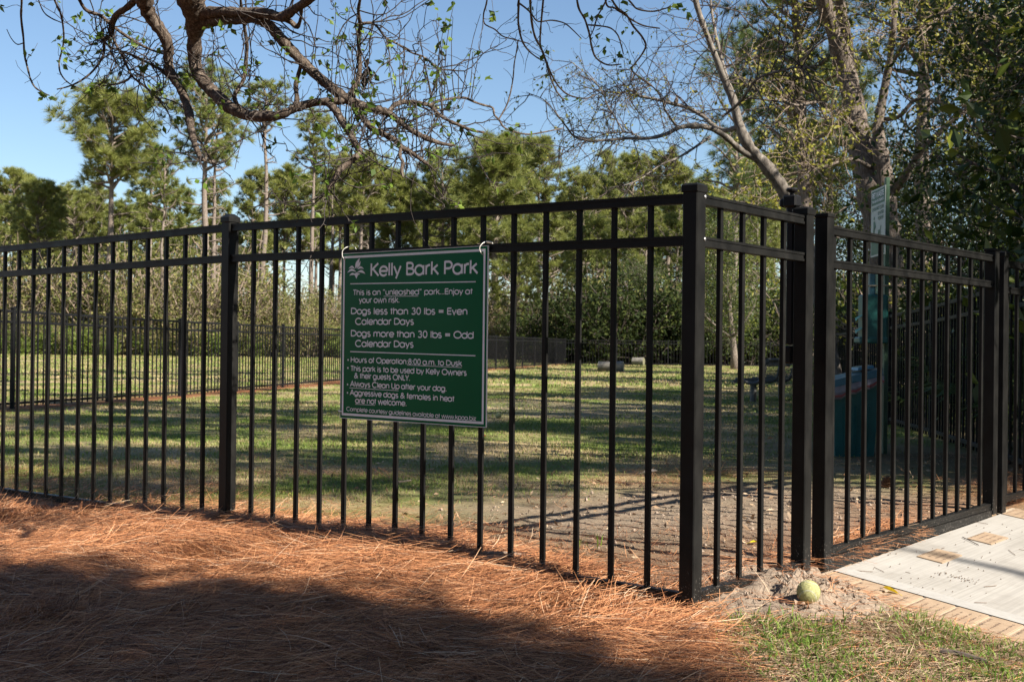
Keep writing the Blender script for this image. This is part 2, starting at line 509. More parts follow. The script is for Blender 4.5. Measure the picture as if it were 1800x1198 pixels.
c = k.mix(zs.outputs[0], c, straw)
k.base(c)
hb = k.math('ADD', fine, k.math('MULTIPLY', fine2, .4)); k.bump(hb, .55, .012)
ground = mb.build("ground", k.m, smooth=True)
tag(ground, kind='structure')
ppx, ppy = project(np.stack([GX, GY, GZ], -1))
def straw_mask(p, px, py):
    """1 where the visitor's side is mulched with pine straw"""
    o = outside(p); sG = (p - C0) @ outG; tG = (p - C0) @ dG
    edge = 1250 + .30 * (py - 1060) + 60 * wob(p, 9, 5)
    m = sstep(0, 130, edge - px + 40) * (o > -.06 + .05 * wob(p, 14))
    inside = sstep(.95, .0, -o + .25 * wob(p, 5, 9)) * .5 * (o <= 0) * sstep(2.9, 1.2, (p - C0) @ dA)
    return np.where(o > 0, m, inside)
SM = np.where(GY > .3, straw_mask(GP, ppx, ppy), (GX < 2) * 1.0)
m_ = np.exp(-((aG_ - .45) / .55) ** 2 - ((oG_ - .15) / .40) ** 2)
sand_in = sstep(2.6, 1.1, np.hypot((GX - 1.15) / 1.25, (GY - 5.4) / 1.25) * 1.6 + .5 * wob(GP, 4, 2)) * (o_ < .05)
sand_mid = .42 * sstep(1.3, .4, np.hypot((GX - .9) / 2.2, (GY - 16.5) / 3.0) + .5 * wob(GP, 1.6, 4)) * (o_ < 0)
SM = SM * (1 - np.clip(m_ * 1.3, 0, 1))
SA = np.clip(m_ * 1.4 + sand_in * (.62 + .3 * wob(GP, 3.4, 6)) + sand_mid, 0, 1)
mid_d = np.minimum.reduce([segdist(GP, a, b)[0] for a, b in zip(MID[:-1], MID[1:])])
SM = np.maximum(SM, sstep(.55, .3, mid_d + .12 * wob(GP, 5)))
forest = np.maximum(sstep(71, 74, GY + 2 * wob(GP, .3)), sstep(-.1, .6, np.where(GY > 6.6, GX - np.interp(GY, [p[1] for p in RUN], [p[0] for p in RUN]), -1)))
forest = np.maximum(forest, sstep(58, 58.8, GY) * (GX > 2.5))
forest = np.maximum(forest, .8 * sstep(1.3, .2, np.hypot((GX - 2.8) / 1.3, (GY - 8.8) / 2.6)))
forest = np.maximum(forest, .8 * sand_in)
forest = np.maximum(forest, sstep(.02, .1, o_) * (GY > -2))
zone = np.stack([SM, SA, forest, np.ones_like(SM)], -1).reshape(-1, 4)
ca = ground.data.color_attributes.new("zone", 'FLOAT_COLOR', 'POINT')
ca.data.foreach_set("color", zone.astype(np.float32).ravel())

# ------------------------------------------------------------------ concrete path and engraved bricks
def gpt(a, o, dz=0.0):
    p = C0 + dG * a + outG * o
    return np.array([p[0], p[1], slab_z(p) + dz])
A0, A1, OL = .905, 2.60, 3.2
k = N("concrete"); k.set(Roughness=.85); k.b.inputs['Specular IOR Level'].default_value = .25
geo = k.n("NewGeometry"); mpn = k.n("Mapping", vector_type='POINT'); k.l(geo.outputs['Position'], mpn.inputs[0])
mpn.inputs['Rotation'].default_value = (0, 0, -(math.pi / 2 - .6955)); 
m2 = k.n("Mapping"); k.l(mpn.outputs[0], m2.inputs[0]); m2.inputs['Scale'].default_value = (1.2, 85, 1)
broom = k.noise(1.6, 2, .5, m2.outputs[0], .3)
blot = k.noise(4, 6, .65, geo.outputs['Position']); speck = k.noise(240, 3, .6, geo.outputs['Position'])
cc = k.ramp(blot, [(.25, (.225, .208, .185)), (.5, (.295, .277, .252)), (.75, (.325, .307, .28))])
cc = k.mix(.35, cc, k.ramp(broom, [(.35, .36), (.65, .62)]), 'OVERLAY')
cc = k.mix(k.ramp(speck, [(.66, 0.0), (.76, .5)]), cc, (.2, .17, .13))
k.base(cc); k.bump(broom, .12, .003); M['concrete'] = k.m
mb = MB()
EDG = .10                                        # smooth trowelled border, then the broomed field
mb.add([gpt(A0, .02), gpt(A1, .02), gpt(A1, OL), gpt(A0, OL), gpt(A0, .02, -.12), gpt(A1, .02, -.12), gpt(A1, OL, -.12), gpt(A0, OL, -.12)],
       [(0, 3, 2, 1), (0, 1, 5, 4), (1, 2, 6, 5), (2, 3, 7, 6), (3, 0, 4, 7)])
tag(mb.build("path", M['concrete']), kind='structure')
# (smooth border, tooled groove)
k2 = N("concrete_border"); k2.set(Roughness=.8); k2.base(k2.ramp(k2.noise(30, 6, .7, k2.coord()), [(.3, (.27, .256, .236)), (.7, (.335, .32, .297))]))
mb = MB(); mb.add([gpt(A0 + .002, .022, .004), gpt(A0 + .002, OL - .01, .004), gpt(A0 + .085, OL - .01, .004), gpt(A0 + .085, .022, .004)], [(0, 1, 2, 3)])
tag(mb.build("path_edge", k2.m), kind='structure')

def brick_mat(name, a, b):
    k = N(name); k.set(Roughness=.85); k.b.inputs['Specular IOR Level'].default_value = .2
    f = k.noise(22, 6, .7, k.coord()); k.base(k.ramp(f, [(.3, a), (.7, b)])); k.bump(k.noise(160, 4, .7, k.coord()), .3, .003)
    return k.m
M['brick'] = brick_mat("tan_brick", (.25, .178, .118), (.33, .243, .168))
M['engrave'] = plain("engraved_letters", (.13, .085, .065), .9, .25, 90)
M['mortar'] = plain("sand_joint", (.36, .28, .20), .95, .2, 60)

def worn_text(mb, org, ex, ey, ez, rows, w, h):
    """worn, unreadable engraving: rows of short broken strokes"""
    for r, (c0, cw) in enumerate(rows):
        y = (r + .5) / len(rows); x = c0
        while x < c0 + cw:
            lw = R.uniform(.018, .034)
            if R.random() < .86:
                for s_ in range(R.integers(1, 3)):
                    a = R.uniform(-.35, .35); hh = .33 / len(rows) * R.uniform(.5, 1)
                    cx, cy = x + R.uniform(0, lw * .6), y + R.uniform(-.05, .05) / len(rows)
                    c = org + ex * (cx * w) + ey * (cy * h) + ez * (.0012 + .0002 * R.random())
                    u1 = (ex * math.cos(a) + ey * math.sin(a)) if R.random() < .5 else (ey * math.cos(a) + ex * math.sin(a))
                    u2 = np.cross(ez, u1); ln = (hh * h if abs(u1 @ ey) > .7 else lw * w * .8) * .5
                    mb.add([c - u1 * ln - u2 * .0010, c + u1 * ln - u2 * .0010, c + u1 * ln + u2 * .0010, c - u1 * ln + u2 * .0010], [(0, 1, 2, 3)])
            x += lw * 1.15
BW, BH = .205, .104
slope_n = np.cross(gpt(1, 0) - gpt(0, 0), gpt(0, 1) - gpt(0, 0)); slope_n /= np.linalg.norm(slope_n)
slope_n = slope_n if slope_n[2] > 0 else -slope_n
eG3 = unit(gpt(1, 0) - gpt(0, 0)); eO3 = unit(gpt(0, 1) - gpt(0, 0))
def paver(a, o, label, rows, group, dz=.003, w=BW, h=BH, jit=.004):
    c = gpt(a, o, dz - .03)
    mb = MB(); mb.box(c, eG3, eO3, slope_n, (w / 2 - .0022, h / 2 - .0022, .03), .0012)
    b = mb.build("paving_brick", M['brick']); tag(b, label, "paving brick", group)
    if rows:
        t = MB(); org = gpt(a, o, dz) - eG3 * w / 2 - eO3 * h / 2
        worn_text(t, org, eG3, eO3, slope_n, rows, w, h)
        t.build("engraving", M['engrave'], b)
GB = "engraved bricks set along the edge of the path"
rows3 = [(.15, .65), (.2, .5), (.12, .72)]
rows2 = [(.25, .4), (.2, .5)]
rows4 = [(.1, .8), (.15, .6), (.2, .6), (.12, .7)]
labs = ["tan engraved brick half hidden behind the tennis ball, touching the gate post", "tan engraved brick just right of the tennis ball, first fully clear one",
        "tan brick with only two short engraved lines, below the yellow leaf on the path", "tan brick with faint worn engraving, next one toward the viewer after the leaf",
        "tan brick crowded with four engraved lines, a grass blade against it", "tan brick with three bold engraved lines, last whole one before the frame edge",
        "tan brick cut off by the right edge of the photo, nearest the viewer"]
rws = [rows3, rows3, rows2, rows4, rows4, rows3, rows3]
kk = 0
for i in range(-1, 10):
    o = .075 + .1085 * i
    if i < 0: continue
    lab = labs[min(i, 6)] if i <= 6 else None
    if lab is None: break
    paver(A0 - .105, o, lab, rws[min(i, 6)], GB)
for i, o in enumerate((.07, .18)):
    paver(A1 + .105, o, ["tan brick on the far side of the path against the latch post", "tan brick on the far side of the path, nearer the viewer"][i], rows3, GB)
mb = MB(); mb.add([gpt(A0 - .215, -.02, -.0012), gpt(A0 - .001, -.02, -.0012), gpt(A0 - .001, 1.2, -.0012), gpt(A0 - .215, 1.2, -.0012)], [(0, 1, 2, 3)])
mb.add([gpt(A1 + .001, .0, -.0012), gpt(A1 + .215, .0, -.0012), gpt(A1 + .215, .9, -.0012), gpt(A1 + .001, .9, -.0012)], [(0, 1, 2, 3)])
tag(mb.build("joint_sand", M['mortar']), kind='structure')
# two bricks let into the concrete
def slab_ao(px, py):
    g0 = at(px, py, 1.0) - np.array([0, 0, CAMZ]); t = 3.0
    for _ in range(60):
        q_ = np.array([0, 0, CAMZ]) + g0 * t; t += (q_[2] - slab_z(q_[:2])) * 2.0
    p = q_[:2] - C0
    return p @ dG, p @ outG
for (px, py), lab in (((1650, 977), "tan engraved brick let into the concrete, crossed by a shadow"), ((1735, 946), "tan engraved brick let into the concrete, beside a dark pine needle")):
    a, o = slab_ao(px, py)
    paver(a, o, lab, rows4, "bricks let into the concrete path", dz=.0045)
# dirt specks on the path
mb = MB()
for i in range(34):
    t = R.random(); px, py = 1648 + 70 * t + R.normal() * 3, 1007 + 16 * t + R.normal() * 2.4
    a, o = slab_ao(px, py)
    mb.box(gpt(a, o, .0032), eG3, eO3, slope_n, (R.uniform(.0006, .0028), R.uniform(.0006, .002), .0012))
for i in range(30):
    a, o = R.uniform(.95, 2.5), abs(R.normal(.1, .45)) + .04; t = R.uniform(0, 3.14)
    mb.box(gpt(a, o, .0028), eG3 * math.cos(t) + eO3 * math.sin(t), eO3 * math.cos(t) - eG3 * math.sin(t), slope_n, (R.uniform(.008, .04), .0006, .0008))
for i in range(150):
    a, o = R.uniform(.95, 2.4), abs(R.normal(0, .7)) + .03
    mb.box(gpt(a, o, .003), eG3, eO3, slope_n, (R.uniform(.0006, .0022), R.uniform(.0006, .002), .0015))
tag(mb.build("dirt_crumbs", plain("soil_crumbs", (.14, .095, .065), .95, .3)), "dark crumbs of soil scattered on the pale concrete path", "dirt", kind='stuff')

# ------------------------------------------------------------------ fences
PW, RW = .0158, .030                            # picket, rail
Z3 = np.array([0, 0, 1.0])
def v3(p, z): return np.array([p[0], p[1], z])
def post(parent, p, z0, z1, w=.051, d=dG, cap=True, dome=False, mat='black'):
    x, y = v3(d, 0), v3((-d[1], d[0]), 0)
    mb = MB(); mb.box(v3(p, (z0 + z1 - .02) / 2), x, y, Z3, (w / 2, w / 2, (z1 - .02 - z0) / 2), .003)
    o = mb.build("post", M[mat], parent)
    if cap:
        mb = MB(); mb.box(v3(p, z1 - .012), x, y, Z3, (w / 2 + .0035, w / 2 + .0035, .011), .002)
        hh = w / 2 + .001
        base = [v3(p, z1 - .001) + x * a * hh + y * b * hh for a, b in ((-1, -1), (1, -1), (1, 1), (-1, 1))]
        tp = .45 if dome else .75
        top = [v3(p, z1 + (.012 if dome else .004)) + x * a * hh * tp + y * b * hh * tp for a, b in ((-1, -1), (1, -1), (1, 1), (-1, 1))]
        mb.add(base + top, [(0, 1, 5, 4), (1, 2, 6, 5), (2, 3, 7, 6), (3, 0, 4, 7), (4, 5, 6, 7)])
        mb.build("cap", M[mat], o)
    return o
def rail(parent, a, za, b, zb, h=RW, w=.027, mat='black'):
    """za, zb: height of the top edge. A U-channel profile: a shallow groove runs along each face"""
    mb = MB(); a3, b3 = v3(a, za - h / 2), v3(b, zb - h / 2)
    mb.beam(a3, b3, w, h, .002)
    d = unit(b3 - a3); x = unit(np.cross(d, Z3))
    for s_ in (-1, 1):
        mb.box((a3 + b3) / 2 + x * s_ * (w / 2 + .0012) + np.cross(x, d) * (h / 2 - .0045), x, np.cross(x, d), d, (.0012, .004, np.linalg.norm(b3 - a3) / 2))
        mb.box((a3 + b3) / 2 + x * s_ * (w / 2 + .0012) - np.cross(x, d) * (h / 2 - .0045), x, np.cross(x, d), d, (.0012, .004, np.linalg.norm(b3 - a3) / 2))
    return mb.build("rail", M[mat], parent)
def picket(parent, p, z0, z1, d, mat='black', w=PW):
    mb = MB(); mb.box(v3(p, (z0 + z1) / 2), v3(d, 0), v3((-d[1], d[0]), 0), Z3, (w / 2, w / 2, (z1 - z0) / 2), .0015)
    return mb.build("picket", M[mat], parent)
def screw(parent, p, z, n):
    mb = MB(); n3 = v3(n, 0)
    mb.lathe(v3(p, z), [(.0055, 0), (.0055, .002), (.003, .004), (0, .0042)], 10, v3((-n[1], n[0]), 0), Z3, n3)
    return mb.build("screw", M['screw'], parent)

ff = thing("picket_fence", "tall black metal picket fence across the front, with the green sign tied to it", "fence")
post_corner = post(ff, C0, -.13, 1.232)
post_a = post(ff, P2, -.05, 1.260, d=dA, dome=True)
post_b = post(ff, P3 + dA * .02, -.1, 1.25, d=dA, dome=True)
post_g = post(ff, C0 + dG * TG, -.12, 1.225)
for n_, z_ in ((outG, 1.197), (outG, 1.072)):
    screw(post_corner, C0 + outG * .0255 - dG * 0 + dG * .018, z_, n_)
zA = lambda t: (1.207 + .0111 * t, 1.082 + .0111 * t, .026 + .004 * t)
zB = lambda t: (1.207 + .0111 * LA - .0083 * t, 1.082 + .0111 * LA - .0083 * t, .026 + .004 * LA - .010 * t)
for idx in range(3):
    e = .022
    rail(ff, C0 + dA * e, zA(e)[idx], C0 + dA * (LA - e), zA(LA - e)[idx])
    rail(ff, P2 + dA * e, zB(e)[idx], P2 + dA * (LB - e), zB(LB - e)[idx])
for i in range(15):
    t = (1.1318 + i) * P_; z = zA(t)
    picket(ff, C0 + dA * t, z[2] - .035, z[0] - .008, dA)
for i in range(16):
    t = (1.2295 + i) * P_; z = zB(t)
    if t < LB - .05: picket(ff, P2 + dA * t, z[2] - .035, z[0] - .008, dA)
zC = lambda t: (1.207 - .0109 * t, 1.082 - .0109 * t, .028 + .006 * t)
for idx in range(3):
    rail(ff, C0 + dG * .026, zC(.026)[idx], C0 + dG * (TG - .026), zC(TG)[idx])
for i in range(4):
    t = (1.108 + i) * P_; z = zC(t)
    picket(ff, C0 + dG * t, z[2] - .05, z[0] - .008, dG)
# magnetic top-pull latch on the inner face of the gate post
inn = -outG
def latch_at(z): return v3(C0 + dG * TG + inn * .046, z)
mb = MB(); mb.box(latch_at(1.0), v3(dG, 0), v3(outG, 0), Z3, (.015, .013, .235), .004); latch = mb.build("gate_latch", M['far_black'], ff)
mb = MB(); mb.box(latch_at(1.252), v3(dG, 0), v3(outG, 0), Z3, (.022, .026, .021), .006)
mb.box(latch_at(1.247) + v3(inn, 0) * .03, v3(dG, 0), v3(outG, 0), Z3, (.018, .010, .014), .005); mb.build("housing", M['far_black'], latch)
mb = MB(); mb.lathe(latch_at(1.27), [(.008, 0), (.008, .012), (.019, .016), (.021, .022), (.016, .028), (0, .029)], 14); mb.build("knob", M['far_black'], latch)
mb = MB(); mb.box(latch_at(.73) + v3(inn, 0) * .004, v3(dG, 0), v3(outG, 0), Z3, (.017, .015, .030), .005); mb.build("latch_body", M['far_black'], latch)

gate = thing("gate", "closed black metal picket gate beside the concrete path", "gate")
def stile(t, z0, z1):
    mb = MB(); mb.box(v3(C0 + dG * t, (z0 + z1) / 2), v3(dG, 0), v3(outG, 0), Z3, (.0255, .0255, (z1 - z0) / 2), .003)
    o = mb.build("stile", M['black'], gate)
    mb = MB(); mb.box(v3(C0 + dG * t, z1 + .006), v3(dG, 0), v3(outG, 0), Z3, (.0275, .0275, .0065), .002); mb.build("cap", M['black'], o)
stile(TS, -.015, 1.208); stile(TR, .022, 1.196)
zg = lambda t: (1.182 - .0012 * t, 1.0655 - .0012 * t)
gs, ge = TS + .026, TR - .026
for idx in range(2): rail(gate, C0 + dG * gs, zg(gs)[idx], C0 + dG * ge, zg(ge)[idx])
kb0, kb1, kt0, kt1 = -.019, .016, .056, .071
rail(gate, C0 + dG * gs, kt0, C0 + dG * ge, kt1, h=.026)
mb = MB()
a_, b_ = C0 + dG * gs, C0 + dG * ge
for s_ in (0,):
    th = v3(outG, 0) * .020
    A_ = [v3(a_, kb0), v3(b_, kb1), v3(b_, kt1 - .028), v3(a_, kt0 - .028)]
    mb.add([p + th for p in A_] + [p - th for p in A_], [(0, 1, 2, 3), (4, 7, 6, 5), (0, 4, 5, 1), (1, 5, 6, 2), (2, 6, 7, 3), (3, 7, 4, 0)])
mb.build("kick_plate", M['black'], gate)
for i in range(12):
    t = 6.8396 * P_ + i * .9857 * P_
    picket(gate, C0 + dG * t, kt0 + (kt1 - kt0) * (t - gs) / (ge - gs) - .01, zg(t)[0] - .008, dG)

rf = thing("picket_fence", "black metal picket fence running back from the gate along the dark thicket on the right", "fence")
post(rf, C0 + dG * TL, -.05, 1.200)
post(rf, P4, -.1, 1.17)
for idx, z_ in enumerate((1.165, 1.045, .09)): rail(rf, C0 + dG * (TL + .026), z_, P4 - dG * .026, z_)
for i in range(8):
    t = TL + .083 + i * P_
    if t < TE - .04: picket(rf, C0 + dG * t, .05, 1.157, dG)
def run_fence(root, pts, bay, z1, near_pickets, mat, zoff=.03, first=True, pw=PW, single=100, post_skip=()):
    """a fence along a polyline: posts, three rails per bay, pickets one by one (the nearest) and the rest as one part per bay"""
    n_single = 0
    pts = [np.asarray(p, float) for p in pts]
    segs = [np.linalg.norm(b - a) for a, b in zip(pts[:-1], pts[1:])]
    tot = sum(segs)
    def loc(s):
        for a, b, L in zip(pts[:-1], pts[1:], segs):
            if s <= L: return a + (b - a) * s / L, (b - a) / L
            s -= L
        return pts[-1], (pts[-1] - pts[-2]) / segs[-1]
    nb = max(1, int(round(tot / bay))); bl = tot / nb
    rest = MB()
    for i in range(nb + 1):
        p, d = loc(i * bl); g = float(hz(p[0], p[1]))
        if first or i: post(root, p, g - .1, g + z1 + .035, .046, d, mat=mat)
        if i == nb: break
        p2, _ = loc((i + 1) * bl); g2 = float(hz(p2[0], p2[1])); dd = unit(p2 - p)
        for zz in (z1, z1 - .125, zoff + .05):
            a3, b3 = v3(p + dd * .027, g + zz), v3(p2 - dd * .027, g2 + zz)
            mb = MB(); mb.beam(a3 - Z3 * .015, b3 - Z3 * .015, .027, .03, .002); mb.build("rail", M[mat], root)
        m = int(bl / P_)
        for j in range(1, m):
            f = j / m; pp = p + (p2 - p) * f; gg = g + (g2 - g) * f
            if n_single < near_pickets:
                picket(root, pp, gg + zoff - .01, gg + z1 - .008, dd, mat, pw); n_single += 1
            else:
                rest.box(v3(pp, gg + (zoff + z1) / 2), v3(dd, 0), v3((-dd[1], dd[0]), 0), Z3, (pw / 2, pw / 2, (z1 - zoff) / 2 - .006))
    if not rest.empty():
        o = rest.build("far_pickets", M[mat], root); tag(o, kind='stuff')
run_fence(rf, RUN, 2.29, 1.165, 92, 'far_black', first=False)
mf = thing("picket_fence", "long black metal picket fence dividing the shaded lawn from the sunny field behind the sign", "fence")
run_fence(mf, MID, 2.29, 1.165, 98, 'far_black')
bf = thing("picket_fence", "far black metal picket fence in front of the dark shrubs behind the logs", "fence")
run_fence(bf, BACK, 2.29, 1.13, 0, 'far_black', first=False)

# ------------------------------------------------------------------ lettering: a small geometric stroke alphabet (round a, e, o)
def arc(cx, cy, rx, ry, a0, a1, n=18):
    a = np.radians(np.linspace(a0, a1, n)); return [(cx + rx * math.cos(t), cy + ry * math.sin(t)) for t in a]
XH, CH, DS = .54, .74, -.19
def bowl(cx, w=.25): return arc(cx, XH / 2, w, XH / 2, 0, 360, 26)
G = {
 'a': (.60, [bowl(.27), [(.52, 0), (.52, XH)]]), 'b': (.60, [bowl(.33), [(.08, 0), (.08, CH)]]),
 'c': (.52, [arc(.30, XH / 2, .25, XH / 2, 45, 315)]), 'd': (.60, [bowl(.27), [(.52, 0), (.52, CH)]]),
 'e': (.56, [[(.05, XH * .5), (.53, XH * .5)], arc(.29, XH / 2, .245, XH / 2, 0, 322, 24)]),
 'f': (.28, [[(.04, XH), (.26, XH)], [(.11, 0), (.11, .60)] + arc(.22, .60, .11, .14, 180, 95, 7)]),
 'g': (.60, [bowl(.27), [(.52, XH), (.52, .02)] + arc(.28, .02, .24, .21, 0, -150, 12)]),
 'h': (.54, [[(.08, 0), (.08, CH)], arc(.27, XH - .21, .19, .21, 180, 0, 12) + [(.46, 0)]]),
 'i': (.17, [[(.085, 0), (.085, XH)], [(.085, .66), (.085, .745)]]), 'j': (.19, [[(.10, XH), (.10, -.08)] + arc(-.01, -.08, .11, .11, 0, -80, 6), [(.10, .66), (.10, .745)]]),
 'k': (.50, [[(.08, 0), (.08, CH)], [(.10, .26), (.42, XH)], [(.19, .33), (.47, 0)]]), 'l': (.17, [[(.085, 0), (.085, CH)]]),
 'm': (.84, [[(.08, 0), (.08, XH)], arc(.25, XH - .19, .17, .19, 180, 0, 12) + [(.42, 0)], arc(.59, XH - .19, .17, .19, 180, 0, 12) + [(.76, 0)]]),
 'n': (.54, [[(.08, 0), (.08, XH)], arc(.27, XH - .21, .19, .21, 180, 0, 12) + [(.46, 0)]]),
 'o': (.58, [bowl(.29)]), 'p': (.60, [bowl(.33), [(.08, DS), (.08, XH)]]),
 'r': (.33, [[(.08, 0), (.08, XH)], arc(.27, XH - .20, .19, .20, 180, 78, 8)]),
 's': (.43, [arc(.21, .405, .135, .135, 35, 255, 14) + arc(.215, .14, .15, .14, 85, -145, 14)]),
 't': (.28, [[(.03, XH), (.25, XH)], [(.135, 0), (.135, .70)]]), 'u': (.54, [[(.08, XH), (.08, .21)] + arc(.27, .21, .19, .21, 180, 360, 12) + [(.46, XH)]]),
 'v': (.48, [[(.04, XH), (.24, 0), (.44, XH)]]), 'w': (.76, [[(.03, XH), (.20, 0), (.38, XH), (.56, 0), (.73, XH)]]),
 'y': (.50, [[(.04, XH), (.26, .02)], [(.46, XH), (.17, DS)]]), 'z': (.44, [[(.05, XH - .04), (.38, XH - .04), (.06, .04), (.40, .04)]]),
 'A': (.70, [[(.04, 0), (.35, CH), (.66, 0)], [(.15, .25), (.55, .25)]]),
 'B': (.56, [[(.08, 0), (.08, CH)], [(.08, CH - .04), (.28, CH - .04)] + arc(.28, .54, .16, .16, 90, -90, 10) + [(.08, .38)], [(.28, .38)] + arc(.29, .205, .20, .165, 90, -90, 12) + [(.08, .04)]]),
 'C': (.78, [arc(.41, CH / 2, .35, CH / 2, 42, 318, 24)]), 'D': (.70, [[(.08, 0), (.08, CH)], [(.08, CH - .04), (.28, CH - .04)] + arc(.28, CH / 2, .36, CH / 2 - .04, 90, -90, 18) + [(.08, .04)]]),
 'E': (.50, [[(.08, 0), (.08, CH)], [(.08, CH - .04), (.46, CH - .04)], [(.08, .38), (.44, .38)], [(.08, .04), (.46, .04)]]),
 'H': (.64, [[(.08, 0), (.08, CH)], [(.56, 0), (.56, CH)], [(.08, .38), (.56, .38)]]), 'K': (.58, [[(.08, 0), (.08, CH)], [(.10, .34), (.52, CH)], [(.18, .42), (.55, 0)]]),
 'L': (.42, [[(.08, CH), (.08, 0)], [(.08, .04), (.40, .04)]]), 'N': (.68, [[(.08, 0), (.08, CH)], [(.08, CH), (.60, 0)], [(.60, 0), (.60, CH)]]),
 'O': (.84, [arc(.42, CH / 2, .36, CH / 2, 0, 360, 32)]), 'P': (.54, [[(.08, 0), (.08, CH)], [(.08, CH - .04), (.29, CH - .04)] + arc(.29, .51, .19, .19, 90, -90, 12) + [(.08, .32)]]),
 'T': (.46, [[(.02, CH - .04), (.44, CH - .04)], [(.23, 0), (.23, CH)]]), 'U': (.62, [[(.08, CH), (.08, .24)] + arc(.31, .24, .23, .24, 180, 360, 14) + [(.54, CH)]]),
 'S': (.52, [arc(.26, .55, .17, .17, 35, 255, 14) + arc(.26, .20, .20, .19, 85, -145, 14)]), 'W': (.92, [[(.03, CH), (.25, 0), (.46, CH), (.67, 0), (.89, CH)]]),
 'Y': (.56, [[(.03, CH), (.28, .33), (.53, CH)], [(.28, .35), (.28, 0)]]),
 '3': (.54, [arc(.26, .555, .165, .165, 150, -85, 14) + arc(.26, .20, .20, .195, 85, -150, 14)]), '0': (.54, [arc(.27, CH / 2, .20, CH / 2, 0, 360, 26)]),
 '8': (.54, [arc(.27, .56, .155, .16, 0, 360, 20), arc(.27, .205, .20, .195, 0, 360, 22)]),
 '.': (.20, [[(.10, 0), (.10, .10)]]), ':': (.22, [[(.11, 0), (.11, .10)], [(.11, .40), (.11, .50)]]), '=': (.62, [[(.07, .26), (.55, .26)], [(.07, .44), (.55, .44)]]),
 '&': (.66, [[(.62, 0), (.20, .50)] + arc(.30, .575, .13, .13, 215, -35, 12) + [(.16, .32)] + arc(.25, .19, .18, .18, 130, 320, 14) + [(.60, .36)]]),
 '“': (.34, [[(.07, .56), (.12, .74)], [(.20, .56), (.25, .74)]]), '”': (.34, [[(.08, .56), (.13, .74)], [(.21, .56), (.26, .74)]]), ' ': (.27, []), '•': (.3, [[(.15, .24), (.15, .38)]]),
}
def text_width(s): return sum(G[ch][0] for ch in s)
class Flat:
    """flat lettering on a plane: org + ex*u + ey*v, n out of the plane"""
    def __init__(s, org, ex, ey, n): s.o, s.x, s.y, s.n, s.k = org, ex, ey, n, 0
    def stroke(s, mb, pts, w, lift):
        P = np.asarray(pts, float)
        keep = np.r_[True, np.linalg.norm(np.diff(P, axis=0), axis=1) > 1e-6]; P = P[keep]
        closed = np.linalg.norm(P[0] - P[-1]) < 1e-5
        T = np.gradient(P, axis=0)
        if closed: T[0] = T[-1] = P[1] - P[-2]
        d = np.diff(P, axis=0); L = []
        nr = np.stack([-T[:, 1], T[:, 0]], 1); nr /= np.maximum(np.linalg.norm(nr, axis=1, keepdims=True), 1e-9)
        # mitre
        for i in range(1, len(P) - 1):
            n1 = unit(np.array([-d[i - 1][1], d[i - 1][0]])); n2 = unit(np.array([-d[i][1], d[i][0]])); b = n1 + n2
            nr[i] = b / max(1 + n1 @ n2, .35)
        s.k += 1
        z = lift + .00002 * (s.k % 23)
        A = P + nr * w / 2; B = P - nr * w / 2
        V = np.concatenate([A, B]); V3 = s.o + V[:, :1] * s.x + V[:, 1:] * s.y + s.n * z
        n = len(P)
        mb.add(V3, [(i, i + n, i + n + 1, i + 1) for i in range(n - 1)])
    def text(s, mb, txt, u0, v0, u1, v1, cap, wt=.085, lift=.0006):
        """baseline from (u0,v0) to (u1,v1); letters squeezed or spread to fit"""
        W = text_width(txt); e = np.array([u1 - u0, v1 - v0]); sx = np.linalg.norm(e) / W; e = e / np.linalg.norm(e)
        f = np.array([-e[1], e[0]]); sy = cap / CH; x = 0
        for ch in txt:
            adv, st = G[ch]
            for pl in st:
                s.stroke(mb, [np.array([u0, v0]) + e * ((x + p[0]) * sx) + f * (p[1] * sy) for p in pl], 1.5 * wt * math.sqrt(sx * sy), lift)
            x += adv

# ------------------------------------------------------------------ the green park sign
SOFF = .024
s0, s1, zt0, zt1, zb0, zb1 = 1.525, .799, 1.088, 1.081, .480, .475
def splane(px, py):
    """(u, v) metres on the sign's plane for a photo pixel (used to lay out the words)"""
    d = at(px, py, 1.0) - np.array([0, 0, CAMZ])
    n = v3(outA, 0); o = v3(C0 + outA * SOFF, 0)
    t = ((o - np.array([0, 0, CAMZ])) @ n) / (d @ n); q = np.array([0, 0, CAMZ]) + d * t
    return -((q - o) @ v3(dA, 0)), q[2]
ex, ey, en = v3(-dA, 0), Z3, v3(outA, 0)
org = v3(C0 + outA * SOFF, 0)
cor = [splane(*p) for p in ((598.5, 732), (852.5, 751.5), (858.5, 434), (600.8, 444.8))]
uL, uR = (cor[0][0] + cor[3][0]) / 2, (cor[1][0] + cor[2][0]) / 2
vB, vT = (cor[0][1] + cor[1][1]) / 2, (cor[2][1] + cor[3][1]) / 2
sg = thing("park_sign", "dark green park rules sign with white lettering tied to the front fence", "sign", (0, 0, 0))
mb = MB(); ctr = org + ex * (uL + uR) / 2 + ey * (vB + vT) / 2
mb.box(ctr - en * .002, ex, ey, en, ((uR - uL) / 2, (vT - vB) / 2, .002)); mb.build("panel", M['sign'], sg)
mb = MB()
W_, H_ = (uR - uL) / 2, (vT - vB) / 2
for cx, cy, hx, hy in ((0, H_ + .001, W_ + .002, .001), (0, -H_ - .001, W_ + .002, .001), (-W_ - .001, 0, .001, H_), (W_ + .001, 0, .001, H_)):
    mb.box(ctr + ex * cx + ey * cy - en * .002, ex, ey, en, (hx, hy, .0022))
mb.build("rim", M['edge'], sg)
fl = Flat(org, ex, ey, en)
mb = MB(); ins, bw = .013, .0085
for pl in ([(uL + ins, vT - ins), (uR - ins, vT - ins)], [(uL + ins, vB + ins), (uR - ins, vB + ins)]):
    fl.stroke(mb, [pl[0], pl[1]], bw, .0005)
